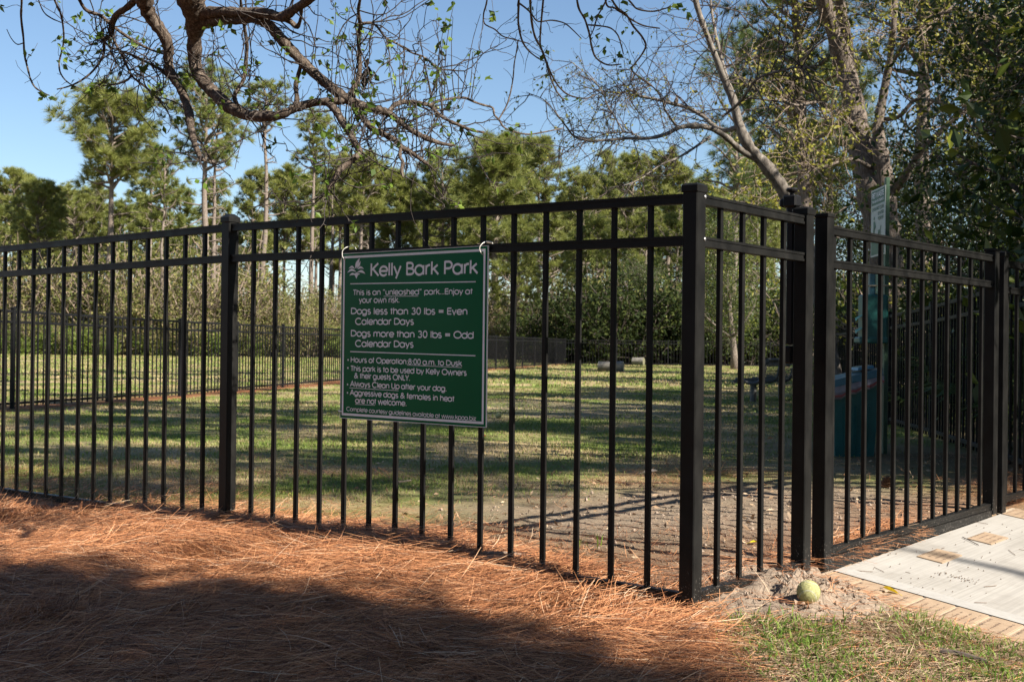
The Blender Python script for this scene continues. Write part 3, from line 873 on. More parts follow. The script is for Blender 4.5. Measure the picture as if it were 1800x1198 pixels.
for pl in ([(uL + ins, vB + ins - bw / 2), (uL + ins, vT - ins + bw / 2)], [(uR - ins, vB + ins - bw / 2), (uR - ins, vT - ins + bw / 2)]):
    fl.stroke(mb, pl, bw, .0009)
mb.build("border", M['letter'], sg)
def px_line(mb, x0, y0, x1, y1, w): fl.stroke(mb, [splane(x0, y0), splane(x1, y1)], w, .0006)
mb = MB(); px_line(mb, 616, 498.7, 836.5, 495, .0035); px_line(mb, 616, 617.6, 836, 624.9, .0035)
mb.build("rule", M['letter'], sg)
TXT = [("Kelly Bark Park", 650.6, 484.8, 840.5, 480.2, 22.6, .076), ("This is an “unleashed” park...Enjoy at", 621, 518.3, 831, 516.5, 9.6, .082), ("your own risk.", 631, 531.8, 703, 531.5, 9.6, .082),
 ("Dogs less than 30 lbs = Even", 616.8, 551.6, 822.3, 552.5, 11.2, .082), ("Calendar Days", 624.4, 570, 728, 570.2, 11.2, .082),
 ("Dogs more than 30 lbs = Odd", 616.5, 590.6, 833.4, 594.4, 11.2, .082), ("Calendar Days", 624.4, 608.7, 727.5, 610.2, 11.2, .082),
 ("Hours of Operation:8:00 a.m. to Dusk", 616.6, 636, 812.3, 643, 9.2, .086), ("This park is to be used by Kelly Owners", 616.6, 651.2, 820.7, 659.6, 9.2, .086),
 ("& their guests ONLY.", 622.7, 664, 721.3, 668.7, 9.2, .086), ("Always Clean Up after your dog.", 615.6, 678.4, 785.6, 687.3, 9.2, .086),
 ("Aggressive dogs & females in heat", 615.2, 693.5, 799, 705.3, 9.2, .086), ("are not welcome.", 624.8, 707.5, 715.1, 713, 9.2, .086),
 ("Complete courtesy guidelines available at www.kpoa.biz", 609, 721.4, 836.9, 738.8, 7.2, .07)]
for t_, x0, y0, x1, y1, cap, wt in TXT:
    a = splane(x0, y0); b = splane(x1, y1); h = splane((x0 + x1) / 2, (y0 + y1) / 2)[1]; h2 = splane((x0 + x1) / 2, (y0 + y1) / 2 - cap)[1]
    mb = MB(); fl.text(mb, t_, a[0], a[1], b[0], b[1], h2 - h, wt); mb.build("lettering", M['letter'], sg)
mb = MB()
for x0, y0, x1, y1 in ((674.5, 520.6, 735.5, 520.2), (715.6, 641.2, 811.8, 645.7), (614.4, 681.2, 700.8, 686.2), (624.8, 709.8, 659.7, 711.9)): px_line(mb, x0, y0, x1, y1, .0018)
mb.build("underline", M['letter'], sg)
mb = MB()
for x, y in ((612.2, 632.3), (611.8, 646.3), (611.2, 675.3), (611.1, 689.9)):
    u, v = splane(x, y); fl.stroke(mb, [(u - .003, v), (u + .003, v)], .006, .0006)
mb.build("bullet", M['letter'], sg)
mb = MB()
def lens(p0, p1, b0, b1, n=9):
    p0, p1 = np.array(p0, float), np.array(p1, float); d = p1 - p0; nn = np.array([d[1], -d[0]])
    t = np.linspace(0, 1, n)[:, None]
    A = p0 + d * t + nn * b0 * np.sin(np.pi * t); B = p0 + d * t + nn * b1 * np.sin(np.pi * t)
    return np.concatenate([A, B[::-1][1:-1]])
for j, L in enumerate([lens((172, 222), (224, 95), .16, -.10), lens((186, 222), (234, 128), .05, -.17), lens((168, 228), (90, 222), -.50, -.16), lens((198, 232), (277, 226), .46, .12),
          lens((186, 262), (74, 272), -.40, -.14), lens((192, 266), (294, 286), .36, .06), lens((180, 296), (98, 306), -.34, -.02)]):
    P = np.array([splane(600 + x / 6.923, 440 + y / 6.923) for x, y in L])
    mb.poly(org + P[:, :1] * ex + P[:, 1:] * ey + en * (.0006 + .00004 * j))
P = np.array([splane(600 + x / 6.923, 440 + y / 6.923) for x, y in ((140, 290), (190, 268), (232, 286), (205, 300), (185, 347), (168, 305))])
mb.poly(org + P[:, :1] * ex + P[:, 1:] * ey + en * .0010)
mb.build("leaf_emblem", M['letter'], sg)
for (x, y), (x2, y2) in (((607, 457), (612, 438)), ((848.5, 447), (853, 430))):
    u, v = splane(x, y); u2, v2 = splane(x2, y2)
    p = lambda uu, vv, dd: org + ex * uu + ey * vv + en * dd
    mb = MB(); mb.tube(smooth_path([p(u, v, .001), p(u - .002, v + .012, .012), p(u + .002, v2 - .006, .016), p(u2, v2 + .008, .004), p(u2 + .003, v2 + .010, -.03), p(u2, v2 - .02, -.045), p(u, v + .01, -.03)], 4), .0016, 6)
    mb.build("cable_tie", M['tie'], sg, True)
u, v = splane(599.5, 722.5); mb = MB(); mb.tube([org + ex * (u + .006) + ey * v + en * .002, org + ex * (u - .012) + ey * (v + .001) + en * .003, org + ex * (u - .014) + ey * v - en * .03], .0022, 5)
mb.build("cable_tie", M['tie'], sg)

# ------------------------------------------------------------------ pet waste station and bin
M['st_green'] = plain("station_green", (.014, .10, .09), .4, .2, 8)
M['st_post'] = plain("post_green", (.045, .10, .055), .5, .25, 8)
M['bin_green'] = plain("bin_green", (.014, .105, .098), .38, .25, 5)
M['bin_lid'] = plain("bin_lid", (.034, .12, .155), .35, .2, 6)
M['sign_face'] = plain("sign_face", (.42, .46, .43), .4, .08, 12)
M['sign_dk'] = plain("sign_dark_green", (.012, .10, .06), .4, .1, 12)
YS = 9.25
g = ground_hit(1551, 842); bx = at(1551.5, 600, YS)
st = thing("pet_waste_station", "green metal post with a pet waste sign and a green bag dispenser behind the gate", "dispenser")
zg0 = float(hz(bx[0], YS))
ang = math.radians(1.5)
sx_ = np.array([math.sin(ang), math.cos(ang), 0]); sn_ = np.array([-math.cos(ang), math.sin(ang), 0])
top = at(1553, 322, YS)[2]
mb = MB(); pc = np.array([bx[0] + .01, YS, 0])
mb.box(pc + Z3 * (zg0 + top - .02) / 2, sx_, sn_, Z3, (.024, .004, (top - zg0 + .1) / 2), .001)
for s_ in (-1, 1): mb.box(pc + sx_ * s_ * .022 - sn_ * .012 + Z3 * (zg0 + top - .02) / 2, sx_, sn_, Z3, (.003, .012, (top - zg0 + .1) / 2))
mb.build("post", M['st_post'], st)
# sign plate: receding away from the viewer, its face turned to the lawn
zt_, zb_ = at(1554, 326, YS - .0)[2], at(1554, 447, YS)[2]
wS = .40; sc = pc + sn_ * .012 + sx_ * (wS / 2 - .05) + Z3 * (zt_ + zb_) / 2; hS = (zt_ - zb_) / 2
mb = MB(); mb.box(sc, sx_, Z3, sn_, (wS / 2, hS, .002)); plate = mb.build("sign_plate", M['sign_face'], st)
rx_ = -sx_                                        # reading direction on the face
fs = Flat(sc, rx_, Z3, sn_)
mb = MB()
mb.box(sc + Z3 * hS * .74 + sn_ * .0026, sx_, Z3, sn_, (wS * .46, hS * .21, .0006)); mb.box(sc - Z3 * hS * .72 + sn_ * .0026, sx_, Z3, sn_, (wS * .46, hS * .23, .0006))
mb.build("colour_band", M['sign_dk'], plate)
mb = MB()
G['F'] = (.48, G['E'][1][:3]); G['R'] = (.56, G['P'][1] + [[(.24, .34), (.50, 0)]]); G['I'] = (.17, [[(.085, 0), (.085, CH)]]); G['M'] = (.84, [[(.08, 0), (.08, CH), (.42, .1), (.76, CH), (.76, 0)]])
fs.text(mb, "PET WASTE", -wS * .42, hS * .74, wS * .42, hS * .74, hS * .15, .11, .0040)
fs.text(mb, "TRANSMITS DISEASE", -wS * .40, hS * .60, wS * .40, hS * .60, hS * .07, .1, .0040)
mb.build("lettering", M['letter'], plate)
mb = MB()
fs.text(mb, "LEASH AND CLEAN", -wS * .40, hS * .36, wS * .40, hS * .36, hS * .10, .1, .0028)
fs.text(mb, "UP AFTER", 0, hS * .20, wS * .40, hS * .20, hS * .10, .1, .0028); fs.text(mb, "YOUR PET", 0, hS * .05, wS * .40, hS * .05, hS * .10, .1, .0028)
# walking figure with a dog
def blob(pts): 
    P = np.array(pts, float); mb.poly(sc + P[:, :1] * rx_ * wS + P[:, 1:] * Z3 * hS + sn_ * .0030)
blob([(-.30, .16), (-.26, .20), (-.22, .16), (-.22, .10), (-.26, .07), (-.30, .10)])
blob([(-.31, .05), (-.21, .05), (-.12, -.12), (-.15, -.15), (-.22, -.06), (-.23, -.22), (-.20, -.46), (-.25, -.46), (-.27, -.26), (-.30, -.46), (-.35, -.46), (-.32, -.22)])
blob([(.02, -.24), (.16, -.24), (.20, -.12), (.26, -.14), (.24, -.20), (.20, -.28), (.20, -.46), (.16, -.46), (.15, -.32), (.06, -.32), (.05, -.46), (.01, -.46)])
mb.build("pictogram", M['sign_dk'], plate)
# bag dispenser: hopper with a bottle-like magazine above it
dz_t, dz_b = at(1530, 518, YS)[2], at(1530, 603, YS)[2]
dc = pc + sn_ * .05 - np.array([.0, 0, 0])
def pxw(n): return n * YS / F
dispx = np.array([1.0, 0, 0]); dispy = np.array([0, 1.0, 0])
c_d = np.array([at(1533, 560, YS)[0], YS - .02, (dz_t + dz_b) / 2])
mb = MB(); mb.box(c_d, dispx, dispy, Z3, (pxw(22), .07, (dz_t - dz_b) / 2), .012)
mb.box(np.array([c_d[0] - pxw(3), c_d[1], dz_b + .022]), dispx, dispy, Z3, (pxw(25), .078, .022), .008); disp = mb.build("bag_dispenser", M['st_green'], st)
mb = MB(); mb.box(np.array([c_d[0] - pxw(5), c_d[1] - .01, dz_t + .085]), dispx, dispy, Z3, (pxw(5), .05, .10), .006); mb.build("magazine", M['bin_lid'], disp)
mb = MB(); mb.box(np.array([c_d[0] + pxw(6), c_d[1] - .02, dz_t + .08]), dispx, dispy, Z3, (pxw(6), .05, .085), .012); mb.build("bag_roll", plain("pale_green_bag", (.25, .40, .26), .5), disp)
mb = MB()
for zz, col in ((.03, 0), (-.06, 1)):
    base = np.array([c_d[0] - pxw(20), c_d[1] - .03, c_d[2] + zz])
    mb.add([base + dispy * -.05, base + dispy * .05, base + np.array([-.045, .04, -.022]), base + np.array([-.045, -.04, -.03]), base + np.array([-.05, 0, -.05])], [(0, 1, 2, 3)], [(3, 2, 4)])
mb.build("hanging_bag", plain("teal_bag", (.01, .22, .17), .4), disp)
mb = MB(); mb.tube([c_d + np.array([-.06, -.065, dz_t - c_d[2] + .062]), c_d + np.array([.15, -.065, dz_t - c_d[2] + .066])], .006, 6); mb.build("strap", plain("pale_strap", (.35, .3, .2), .7), disp)

YB = 8.95
bn = thing("waste_bin", "dark green waste bin with slanted blue lid under the pet waste sign", "bin")
def bp(px, py, d=0): return at(px, py, YB + d)
zbn = float(hz(bp(1510, 800)[0], YB)) - .01
def bring(xl, xr, zl, zr, d0, d1):
    return [np.array([xl, YB + d0, zl]), np.array([xr, YB + d0, zr]), np.array([xr, YB + d1, zr]), np.array([xl, YB + d1, zl])]
xl0, xr0 = bp(1478, 0)[0], bp(1545, 0)[0]; xl1, xr1 = bp(1468, 0)[0], bp(1555, 0)[0]
zL1, zR1 = bp(1468, 700)[2], bp(1555, 668)[2]; zL2, zR2 = bp(1468, 682)[2], bp(1555, 660)[2]
def shell(mb, a, b):
    mb.add(a + b, [(0, 1, 5, 4), (1, 2, 6, 5), (2, 3, 7, 6), (3, 0, 4, 7), (4, 5, 6, 7), (0, 3, 2, 1)])
mb = MB(); shell(mb, bring(xl0, xr0, zbn, zbn, .02, .33), bring(xl1, xr1, zL2, zR2, -.03, .37))
for f in (.25, .5, .75):                           # moulded ribs on the front
    a = np.array([xl0 + (xr0 - xl0) * f, YB + .018, zbn + .03]); b = np.array([xl1 + (xr1 - xl1) * f, YB - .026, zL1 - .05])
    mb.beam(a, b, .018, .012)
mb.build("bin_body", M['bin_green'], bn)
mb = MB()
nl = 16; t = np.linspace(0, 1, nl)
rw = np.array([[xl1 - .012 + (xr1 - xl1 + .024) * a, YB - .036 - .004 * math.sin(a * 19), 0] for a in t])
topz = zL2 + (zR2 - zL2) * t; botz = zL1 + (zR1 - zL1) * t - .022 + .008 * np.sin(t * 23)
V = np.concatenate([np.c_[rw[:, 0], rw[:, 1], topz], np.c_[rw[:, 0], rw[:, 1] - .006, (topz + botz) / 2], np.c_[rw[:, 0], rw[:, 1], botz]])
mb.add(V, [(i + r * nl, i + 1 + r * nl, i + 1 + (r + 1) * nl, i + (r + 1) * nl) for i in range(nl - 1) for r in (0, 1)])
V = np.array([[xl1 - .012, YB - .036, zL2], [xl1 - .012, YB + .37, zL2], [xl1 - .014, YB + .37, zL1 - .02], [xl1 - .014, YB - .036, zL1 - .02]]); mb.add(V, [(0, 1, 2, 3)])
V[:, 0] = xr1 + .013; V[:2, 2] = zR2; V[2:, 2] = zR1 - .02; mb.add(V, [(3, 2, 1, 0)])
mb.build("bin_liner", plain("grey_white_liner", (.22, .20, .21), .45, .15, 14), bn)
mb = MB(); zz = botz + .022
V = np.concatenate([np.c_[rw[:, 0], rw[:, 1] - .008, zz + .008], np.c_[rw[:, 0], rw[:, 1] - .008, zz - .006]]); mb.add(V, [(i, i + 1, i + 1 + nl, i + nl) for i in range(nl - 1)])
mb.build("drawstring", plain("red_drawstring", (.30, .07, .07), .5), bn)
mb = MB(); shell(mb, bring(xl1 - .01, xr1 + .01, zL2 + .002, zR2 + .002, -.035, .38), bring(xl1 - .006, xr1 + .006, zL2 + .052, zR2 + .052, -.03, .375))
shell(mb, bring(xl1 + .2, xr1 - .03, zR2 + .035, zR2 + .049, .05, .30), bring(xl1 + .21, xr1 - .035, zR2 + .052, zR2 + .072, .07, .28))
mb.build("lid", M['bin_lid'], bn)

# ------------------------------------------------------------------ bench, logs, balls, cone, leaves
gb = ground_hit(1322, 707); YBn = gb[1]
bd = unit(np.array([.45, .89, 0])); bs = np.array([-bd[1], bd[0], 0])     # along the bench, towards its front
bo = np.array([gb[0], gb[1], gb[2]])
be = thing("bench", "grey metal mesh bench with a curved seat on the far lawn", "bench")
M['bench'] = plain("bench_metal", (.07, .07, .068), .5, .2)
sc_ = YBn / F
prof = np.array([(30, 36), (26, 40), (18, 38), (5, 33), (-8, 34), (-17, 42), (-20, 54), (-24, 70), (-27, 73)], float) * sc_ * 1.02
Lb = 1.75
pr = smooth_path(prof, 4)
for along in (0, Lb * .5, Lb):
    mb = MB(); mb.tube([bo + bd * along + bs * a + Z3 * h for a, h in pr], .028 if along in (0, Lb) else .02, 6)
    mb.build("side_frame", M['bench'], be)
mb = MB()
for i in range(0, 28):
    s_ = Lb * i / 27; mb.tube([bo + bd * s_ + bs * a + Z3 * h for a, h in pr[::2]], .006, 4, False)
for a, h in pr[::2]: mb.tube([bo + bs * a + Z3 * h, bo + bd * Lb + bs * a + Z3 * h], .006, 4, False)
mb.build("seat_mesh", M['bench'], be)
for q_ in (prof[0], prof[-1]):
    mb = MB(); mb.tube([bo + bs * q_[0] + Z3 * q_[1] - bd * .02, bo + bd * (Lb + .02) + bs * q_[0] + Z3 * q_[1]], .032, 8); mb.build("rolled_edge", M['bench'], be)
for s_ in (.06, Lb - .06):
    mb = MB(); mb.tube([bo + bd * s_ - Z3 * .05, bo + bd * s_ + Z3 * 34 * sc_], .05, 8); mb.build("leg", M['bench'], be)

k = N("weathered_log"); k.set(Roughness=.9)
k.base(k.ramp(k.noise(2.5, 7, .75, k.coord((3, 3, 9))), [(.3, (.05, .045, .038)), (.55, (.17, .155, .13)), (.75, (.30, .28, .24))])); k.bump(k.noise(6, 6, .7, k.coord()), .6, .03); M['log'] = k.m
M['cut'] = plain("cut_wood", (.13, .12, .07), .9, .3, 9)
def log(px, py, L, r, az, label):
    g = ground_hit(px, py); d = np.array([math.cos(az), math.sin(az), 0.0]); x = np.array([-d[1], d[0], 0])
    o = thing("log", label, "log")
    c = g + Z3 * r * .92; n = 14; st = np.linspace(-L / 2, L / 2, 6); V = []
    for s_ in st:
        for j in range(n):
            a = j * 2 * math.pi / n; rr = r * (1 + .07 * math.sin(3 * a + s_ * 4) + .05 * math.sin(5 * a + 1))
            V.append(c + d * s_ + x * rr * math.cos(a) + Z3 * rr * math.sin(a))
    mb = MB(); mb.add(V, [(i * n + j, i * n + (j + 1) % n, (i + 1) * n + (j + 1) % n, (i + 1) * n + j) for i in range(5) for j in range(n)]); mb.build("bark", M['log'], o, True)
    for e in (0, 5):
        mb = MB(); mb.poly(np.array(V[e * n:(e + 1) * n])); mb.build("cut_end", M['cut'], o)
log(1074, 653, .85, .18, 2.9, "grey weathered log lying nearer, cut end left, left of the smaller log")
log(1122, 642, .52, .19, 2.75, "shorter round log with a pale greenish cut end, nearest the far fence")

def tennis_ball(px, py, r, label, dz=0.0):
    g = ground_hit(px, py); c = g + Z3 * (r * .9 + dz)
    o = thing("tennis_ball", label, "tennis ball", c)
    k = N("ball_felt"); k.set(Roughness=.95); k.b.inputs['Specular IOR Level'].default_value = .1
    k.base(k.ramp(k.noise(14, 8, .7, k.coord((8, 8, 8))), [(.3, (.25, .24, .11)), (.55, (.40, .39, .18)), (.8, (.50, .48, .27))])); k.bump(k.noise(60, 4, .8, k.coord((8, 8, 8))), .8, .003)
    nu, nv = 32, 20
    th = np.linspace(0, 2 * math.pi, nu, endpoint=False); ph = np.linspace(.001, math.pi - .001, nv)
    PH, TH = np.meshgrid(ph, th, indexing='ij')
    V = np.stack([np.sin(PH) * np.cos(TH), np.sin(PH) * np.sin(TH), np.cos(PH)], -1).reshape(-1, 3) * r
    V *= 1 + R.normal(size=(len(V), 1)) * .006
    mb = MB(); mb.add(V, [(i * nu + j, (i + 1) * nu + j, (i + 1) * nu + (j + 1) % nu, i * nu + (j + 1) % nu) for i in range(nv - 1) for j in range(nu)])
    # loose fuzz
    if r > .03 and py > 1000:
        p = rdir(2600) * r; dd = unit(p + rdir(2600) * r * .9); w = unit(np.cross(dd, rdir(2600))) * .0003
        l = R.uniform(.001, .0035, 2600)[:, None]
        mb.add(np.stack([p + w, p - w, p + dd * l], 1).reshape(-1, 3), None, np.arange(7800).reshape(-1, 3))
    mb.build("felt", k.m, o, True)
    t = np.linspace(0, 2 * math.pi, 80); A_ = .44
    cur = np.stack([np.cos(t) + A_ * np.cos(3 * t), np.sin(t) - A_ * np.sin(3 * t), 2 * math.sqrt(A_) * np.sin(2 * t)], -1); cur = unit(cur)
    cur = cur @ np.array(Matrix.Rotation(.9, 3, 'X') @ Matrix.Rotation(.5, 3, 'Z')).T
    mb = MB(); tn = unit(np.gradient(cur, axis=0)); sd = np.cross(cur, tn)
    V = np.concatenate([cur * r * 1.006 + sd * r * .055, cur * r * 1.006 - sd * r * .055]); n = len(cur)
    mb.add(V, [(i, i + 1, n + i + 1, n + i) for i in range(n - 1)]); mb.build("seam", plain("ball_seam", (.38, .37, .25), .9), o)
    return o
tennis_ball(1421, 1058, .0345, "worn yellow-green tennis ball resting on the dug sand by the gate post")
tennis_ball(876, 735, .034, "small pale yellow ball lying far out on the lawn beside the sign's edge")

g = ground_hit(1557, 856)
pcn = thing("pine_cone", "open brown pine cone lying on the needles just behind the gate", "pine cone")
mb = MB(); axis_ = unit([.5, .2, .55]); ax2 = unit(np.cross(axis_, [0, 0, 1])); ax3 = np.cross(axis_, ax2)
for i in range(70):
    t = i / 70; a = i * 2.4; rr = .032 * math.sin(math.pi * (.12 + .8 * t)) + .006
    rad = ax2 * math.cos(a) + ax3 * math.sin(a); c = g + Z3 * .022 + axis_ * (t - .5) * .075
    tip = c + rad * rr + axis_ * .008; tg = np.cross(axis_, rad)
    mb.add([c, c + rad * rr * .6 + tg * .009 - axis_ * .003, tip, c + rad * rr * .6 - tg * .009 - axis_ * .003, c + rad * rr * .6 + axis_ * .005], None, [(0, 1, 4), (1, 2, 4), (2, 3, 4), (3, 0, 4), (0, 3, 1), (1, 3, 2)])
mb.build("scales", plain("cone_brown", (.13, .06, .03), .7, .4, 80), pcn)

def fallen_leaf(px, py, size, col, label, tilt=.3, dz=.004, az=0.4, name="fallen_leaf", cat="leaf", g=None):
    g = ground_hit(px, py) if g is None else g
    x = unit([math.cos(az), math.sin(az), tilt * .4]); y = unit(np.cross([0, 0, 1], x) + Z3 * tilt); n_ = np.cross(x, y)
    o = [(-.5, 0, 0), (-.25, .22, .06), (.05, .30, .10), (.32, .18, .07), (.5, 0, .02), (.32, -.18, .07), (.05, -.28, .09), (-.25, -.2, .05)]
    mid = [(-.25, 0, 0), (.05, 0, -.01), (.32, 0, 0)]
    P = [g + Z3 * (dz + size * .12) + (x * a + y * b + n_ * c) * size for a, b, c in o + mid]
    mb = MB(); mb.add(P, [(1, 2, 9, 8), (2, 3, 10, 9), (5, 6, 9, 10), (6, 7, 8, 9)], [(0, 1, 8), (0, 8, 7), (3, 4, 10), (4, 5, 10)])
    mb.tube([P[8], P[9], P[10]], .0006, 4); mb.tube([P[0], P[0] - x * size * .3 - Z3 * size * .08], .0008, 4)
    k = N("leaf_skin"); k.set(Roughness=.5); cc = k.ramp(k.noise(40, 4, .6, k.coord()), [(.35, np.array(col) * .55), (.65, col)]); k.base(cc); k.translucent(cc, .3)
    ob = mb.build(name, k.m); tag(ob, label, cat)
a, o = slab_ao(1566, 1043)
fallen_leaf(0, 0, .058, (.75, .55, .02), "curled yellow leaf on the edge of the concrete path above the bricks", .7, .004, 2.6, g=gpt(a, o))
fallen_leaf(1326, 957, .040, (.72, .56, .02), "flat yellow leaf on the bare sand behind the short fence panel", .1, .006, .3)
fallen_leaf(942, 1012, .045, (.55, .55, .45), "pale grey-green leaf on the pine straw below the front fence", .4, .01, 1.0)
fallen_leaf(851, 771, .05, (.55, .17, .03), "small orange leaf on the lawn under the sign's lower right corner", .3, .02, .8)
fallen_leaf(1354, 776, .055, (.5, .19, .04), "small orange leaf in the shaded grass between the corner and gate posts", .3, .02, .2)
fallen_leaf(1392, 917, .09, (.34, .25, .17), "dry tan leaf on the sand just left of the gate post's foot", .5, .01, 1.2)
fallen_leaf(1143, 836, .09, (.36, .32, .28), "pale dry leaf on the lawn left of the corner post", .2, .015, .2)
fallen_leaf(1228, 1127, .10, (.30, .16, .09), "curled brown leaf on the straw in front of the corner post", .5, .012, .7)
def stick(pts, r, label, mat='twig_pale'):
    P = np.array([ground_hit(x, y) + Z3 * (r + dz) for x, y, dz in pts])
    mb = MB(); mb.tube(smooth_path(P, 4), np.linspace(r, r * .6, (len(P) - 1) * 4 + 1), 6); ob = mb.build("stick", M[mat]); tag(ob, label, "stick")
stick([(846, 983, .012), (880, 984, .016), (915, 986, .016), (936, 990, .012)], .0075, "short barky stick lying on the pine straw along the front fence")
stick([(1652, 1155, .010), (1690, 1163, .013), (1735, 1174, .010)], .009, "dark brown stick lying in the sparse grass at lower right", 'twig')
stick([(700, 852, .01), (722, 849, .01)], .006, "pale short stick on the lawn between the pickets below the sign")
a, o = slab_ao(1692, 945); a2, o2 = slab_ao(1720, 959)
mb = MB(); mb.tube([gpt(a, o, .004), gpt((a + a2) / 2, (o + o2) / 2, .005), gpt(a2, o2, .004)], .0018, 5); tag(mb.build("pine_needle", M['twig']), "single dark pine needle lying on the concrete beside the inset brick", "pine needle")

# ------------------------------------------------------------------ pine straw mulch
def scatter_needles(n, xr, yr, keep, L=(.13, .24), w=.0017, lift=.03):
    x = R.uniform(*xr, n); y = R.uniform(*yr, n)
    p = np.stack([x, y], -1); z = hz(x, y)
    px, py = project(np.stack([x, y, z], -1))
    ok = keep(p, px, py) > R.random(n)
    ok &= (px > -150) & (px < 1950) & (py < 1330)
    p, z = p[ok], z[ok]; m = len(p)
    a = wob(p, 3.2, 12) * 4.0 + wob(p, 9, 20) * 2.6 + np.where(R.random(m) < .3, R.uniform(-1.6, 1.6, m), R.normal(size=m) * .55) + .3
    l = R.uniform(*L, m); bend = R.normal(size=m) * .9
    zz = z + np.abs(R.normal(size=m)) * lift * .6 * (1 + .8 * wob(p, 13, 2)) + .003
    rise = R.normal(size=m) * .13 + (R.random(m) < .08) * R.uniform(.1, .6, m)
    V = []
    ns = 4
    for i in range(ns):
        t = i / (ns - 1) - .5
        aa = a + bend * t
        cx = p[:, 0] + np.cos(a + bend * t * .5) * l * t; cy = p[:, 1] + np.sin(a + bend * t * .5) * l * t
        cz = np.maximum(zz + rise * l * t + .006, hz(cx, cy) + .002)
        ww = w * (1 - .55 * abs(t) * 2) * .5
        roll = .5
        nx_, ny_ = -np.sin(aa) * ww, np.cos(aa) * ww
        tl = R.uniform(-.8, .8) * ww
        V.append(np.stack([cx + nx_, cy + ny_, cz + tl], -1)); V.append(np.stack([cx - nx_, cy - ny_, cz - tl], -1))
    V = np.stack(V, 1).reshape(-1, 3)
    b = np.arange(m)[:, None] * (2 * ns)
    q = np.concatenate([b + [[2 * i, 2 * i + 1, 2 * i + 3, 2 * i + 2]] for i in range(ns - 1)])
    return V, q
STRAW_N = 380000
mb = MB()
V, q = scatter_needles(STRAW_N, (-3.4, 1.6), (2.3, 6.9), lambda p, px, py: np.where(outside(p) > -.14, straw_mask(p, px, py) * (1 - np.clip(1.4 * np.exp(-(((p - C0) @ dG - .45) / .5) ** 2 - (((p - C0) @ outG - .15) / .36) ** 2), 0, 1)), 0))
mb.add(V, q)
# thin scatter of needles on the sand and lawn just inside the fence, at the path's end and below the divider fence
V, q = scatter_needles(42000, (-2.5, 4.5), (3.6, 9.0), lambda p, px, py: ((outside(p) < -.12) | (((p - C0) @ dG < .5) & (outside(p) < 0))) * np.clip(.12 + .88 * sstep(-.05, .35, wob(p, 2.6, 8)) , 0, 1) * sstep(3.4, .6, -outside(p) - 1.2 * sstep(-.5, 1.5, p[..., 0])), lift=.012)
mb.add(V, q)
V, q = scatter_needles(26000, (-4.0, .6), (4.0, 7.4), lambda p, px, py: (outside(p) < -.02) * sstep(1.1, .2, -outside(p) + .4 * wob(p, 4, 30)) * .8, lift=.010)
mb.add(V, q)
V, q = scatter_needles(9000, (2.0, 4.2), (5.0, 7.4), lambda p, px, py: (((p - C0) @ dG > 2.74) & (outside(p) > -.3)) * .9, lift=.05, L=(.1, .2))
mb.add(V, q)
V, q = scatter_needles(1500, (.6, 1.6), (2.9, 4.5), lambda p, px, py: (outside(p) > .05) * ((p - C0) @ dG < .75) * .8, lift=.008)
mb.add(V, q)
tag(mb.build("pine_straw", M['straw']), "orange pine needle mulch in front of the fence", "mulch", kind='stuff')

# ------------------------------------------------------------------ grass
def blades(n, xr, yr, keep, H, w, lean=1.1):
    x = R.uniform(*xr, n); y = R.uniform(*yr, n); p = np.stack([x, y], -1)
    ok = keep(p) > R.random(n)
    p = p[ok]; m = len(p); z = hz(p[:, 0], p[:, 1])
    px, _ = project(np.c_[p, z]); ok = (px > -120) & (px < 1920); p, z = p[ok], z[ok]; m = len(p)
    a = R.uniform(0, 6.283, m); h = H * R.uniform(.4, 1.2, m); le = R.uniform(.1, 1, m) * lean * h
    dx, dy = np.cos(a), np.sin(a); ww = w * R.uniform(.7, 1.3, m) * .5
    B = np.c_[p, z - .002]
    s_ = np.stack([-dy * ww, dx * ww, 0 * ww], -1)
    mid = B + np.stack([dx * le * .35, dy * le * .35, h * .6], -1); tip = B + np.stack([dx * le, dy * le, h * .9], -1)
    V = np.stack([B + s_, B - s_, mid + s_ * .7, mid - s_ * .7, tip], 1).reshape(-1, 3); b = np.arange(m)[:, None] * 5
    return V, b + [[0, 1, 3, 2]], b + [[2, 3, 4]]
def lawn_keep(p):
    o = outside(p)
    bare = sstep(2.4, 1.0, np.hypot((p[..., 0] - 1.15) / 1.25, (p[..., 1] - 5.4) / 1.25) * 1.6 + .5 * wob(p, 4, 2))
    bare2 = .8 * sstep(1.2, .5, np.hypot((p[..., 0] - .9) / 2.2, (p[..., 1] - 16.5) / 3.0) + .5 * wob(p, 1.6, 4))
    near = sstep(.0, 1.6 - .9 * sstep(-.2, -1.6, p[..., 0]), -o + .6 * wob(p, 2.4, 15) - 1.5 * sstep(-1.2, 1.2, p[..., 0]))
    fx = np.interp(p[..., 1], [q_[1] for q_ in RUN], [q_[0] for q_ in RUN])
    binbare = .85 * sstep(1.3, .3, np.hypot((p[..., 0] - 2.8) / 1.2, (p[..., 1] - 8.8) / 2.6))  # sparser blades around the bin
    md = np.minimum.reduce([segdist(p, a, b)[0] for a, b in zip(MID[:-1], MID[1:])])
    return (o < 0) * near * (1 - np.clip(bare + bare2 * .9 + binbare, 0, 1)) * (p[..., 0] < fx) * sstep(.3, .5, md) * (.30 + .70 * sstep(-.35, .35, wob(p, 3.1, 22)))
mb = MB()
for n_, xr, yr, H_, w_ in ((120000, (-3.6, 3.6), (4.0, 8.0), .021, .0038), (110000, (-6, 5), (8, 14), .025, .0065), (90000, (-9, 6), (14, 26), .032, .012), (70000, (-18, 12), (26, 58), .06, .025), (26000, (-34, 4), (52, 74), .07, .05)):
    V, q, t = blades(n_, xr, yr, lawn_keep, H_, w_); mb.add(V, q, t)
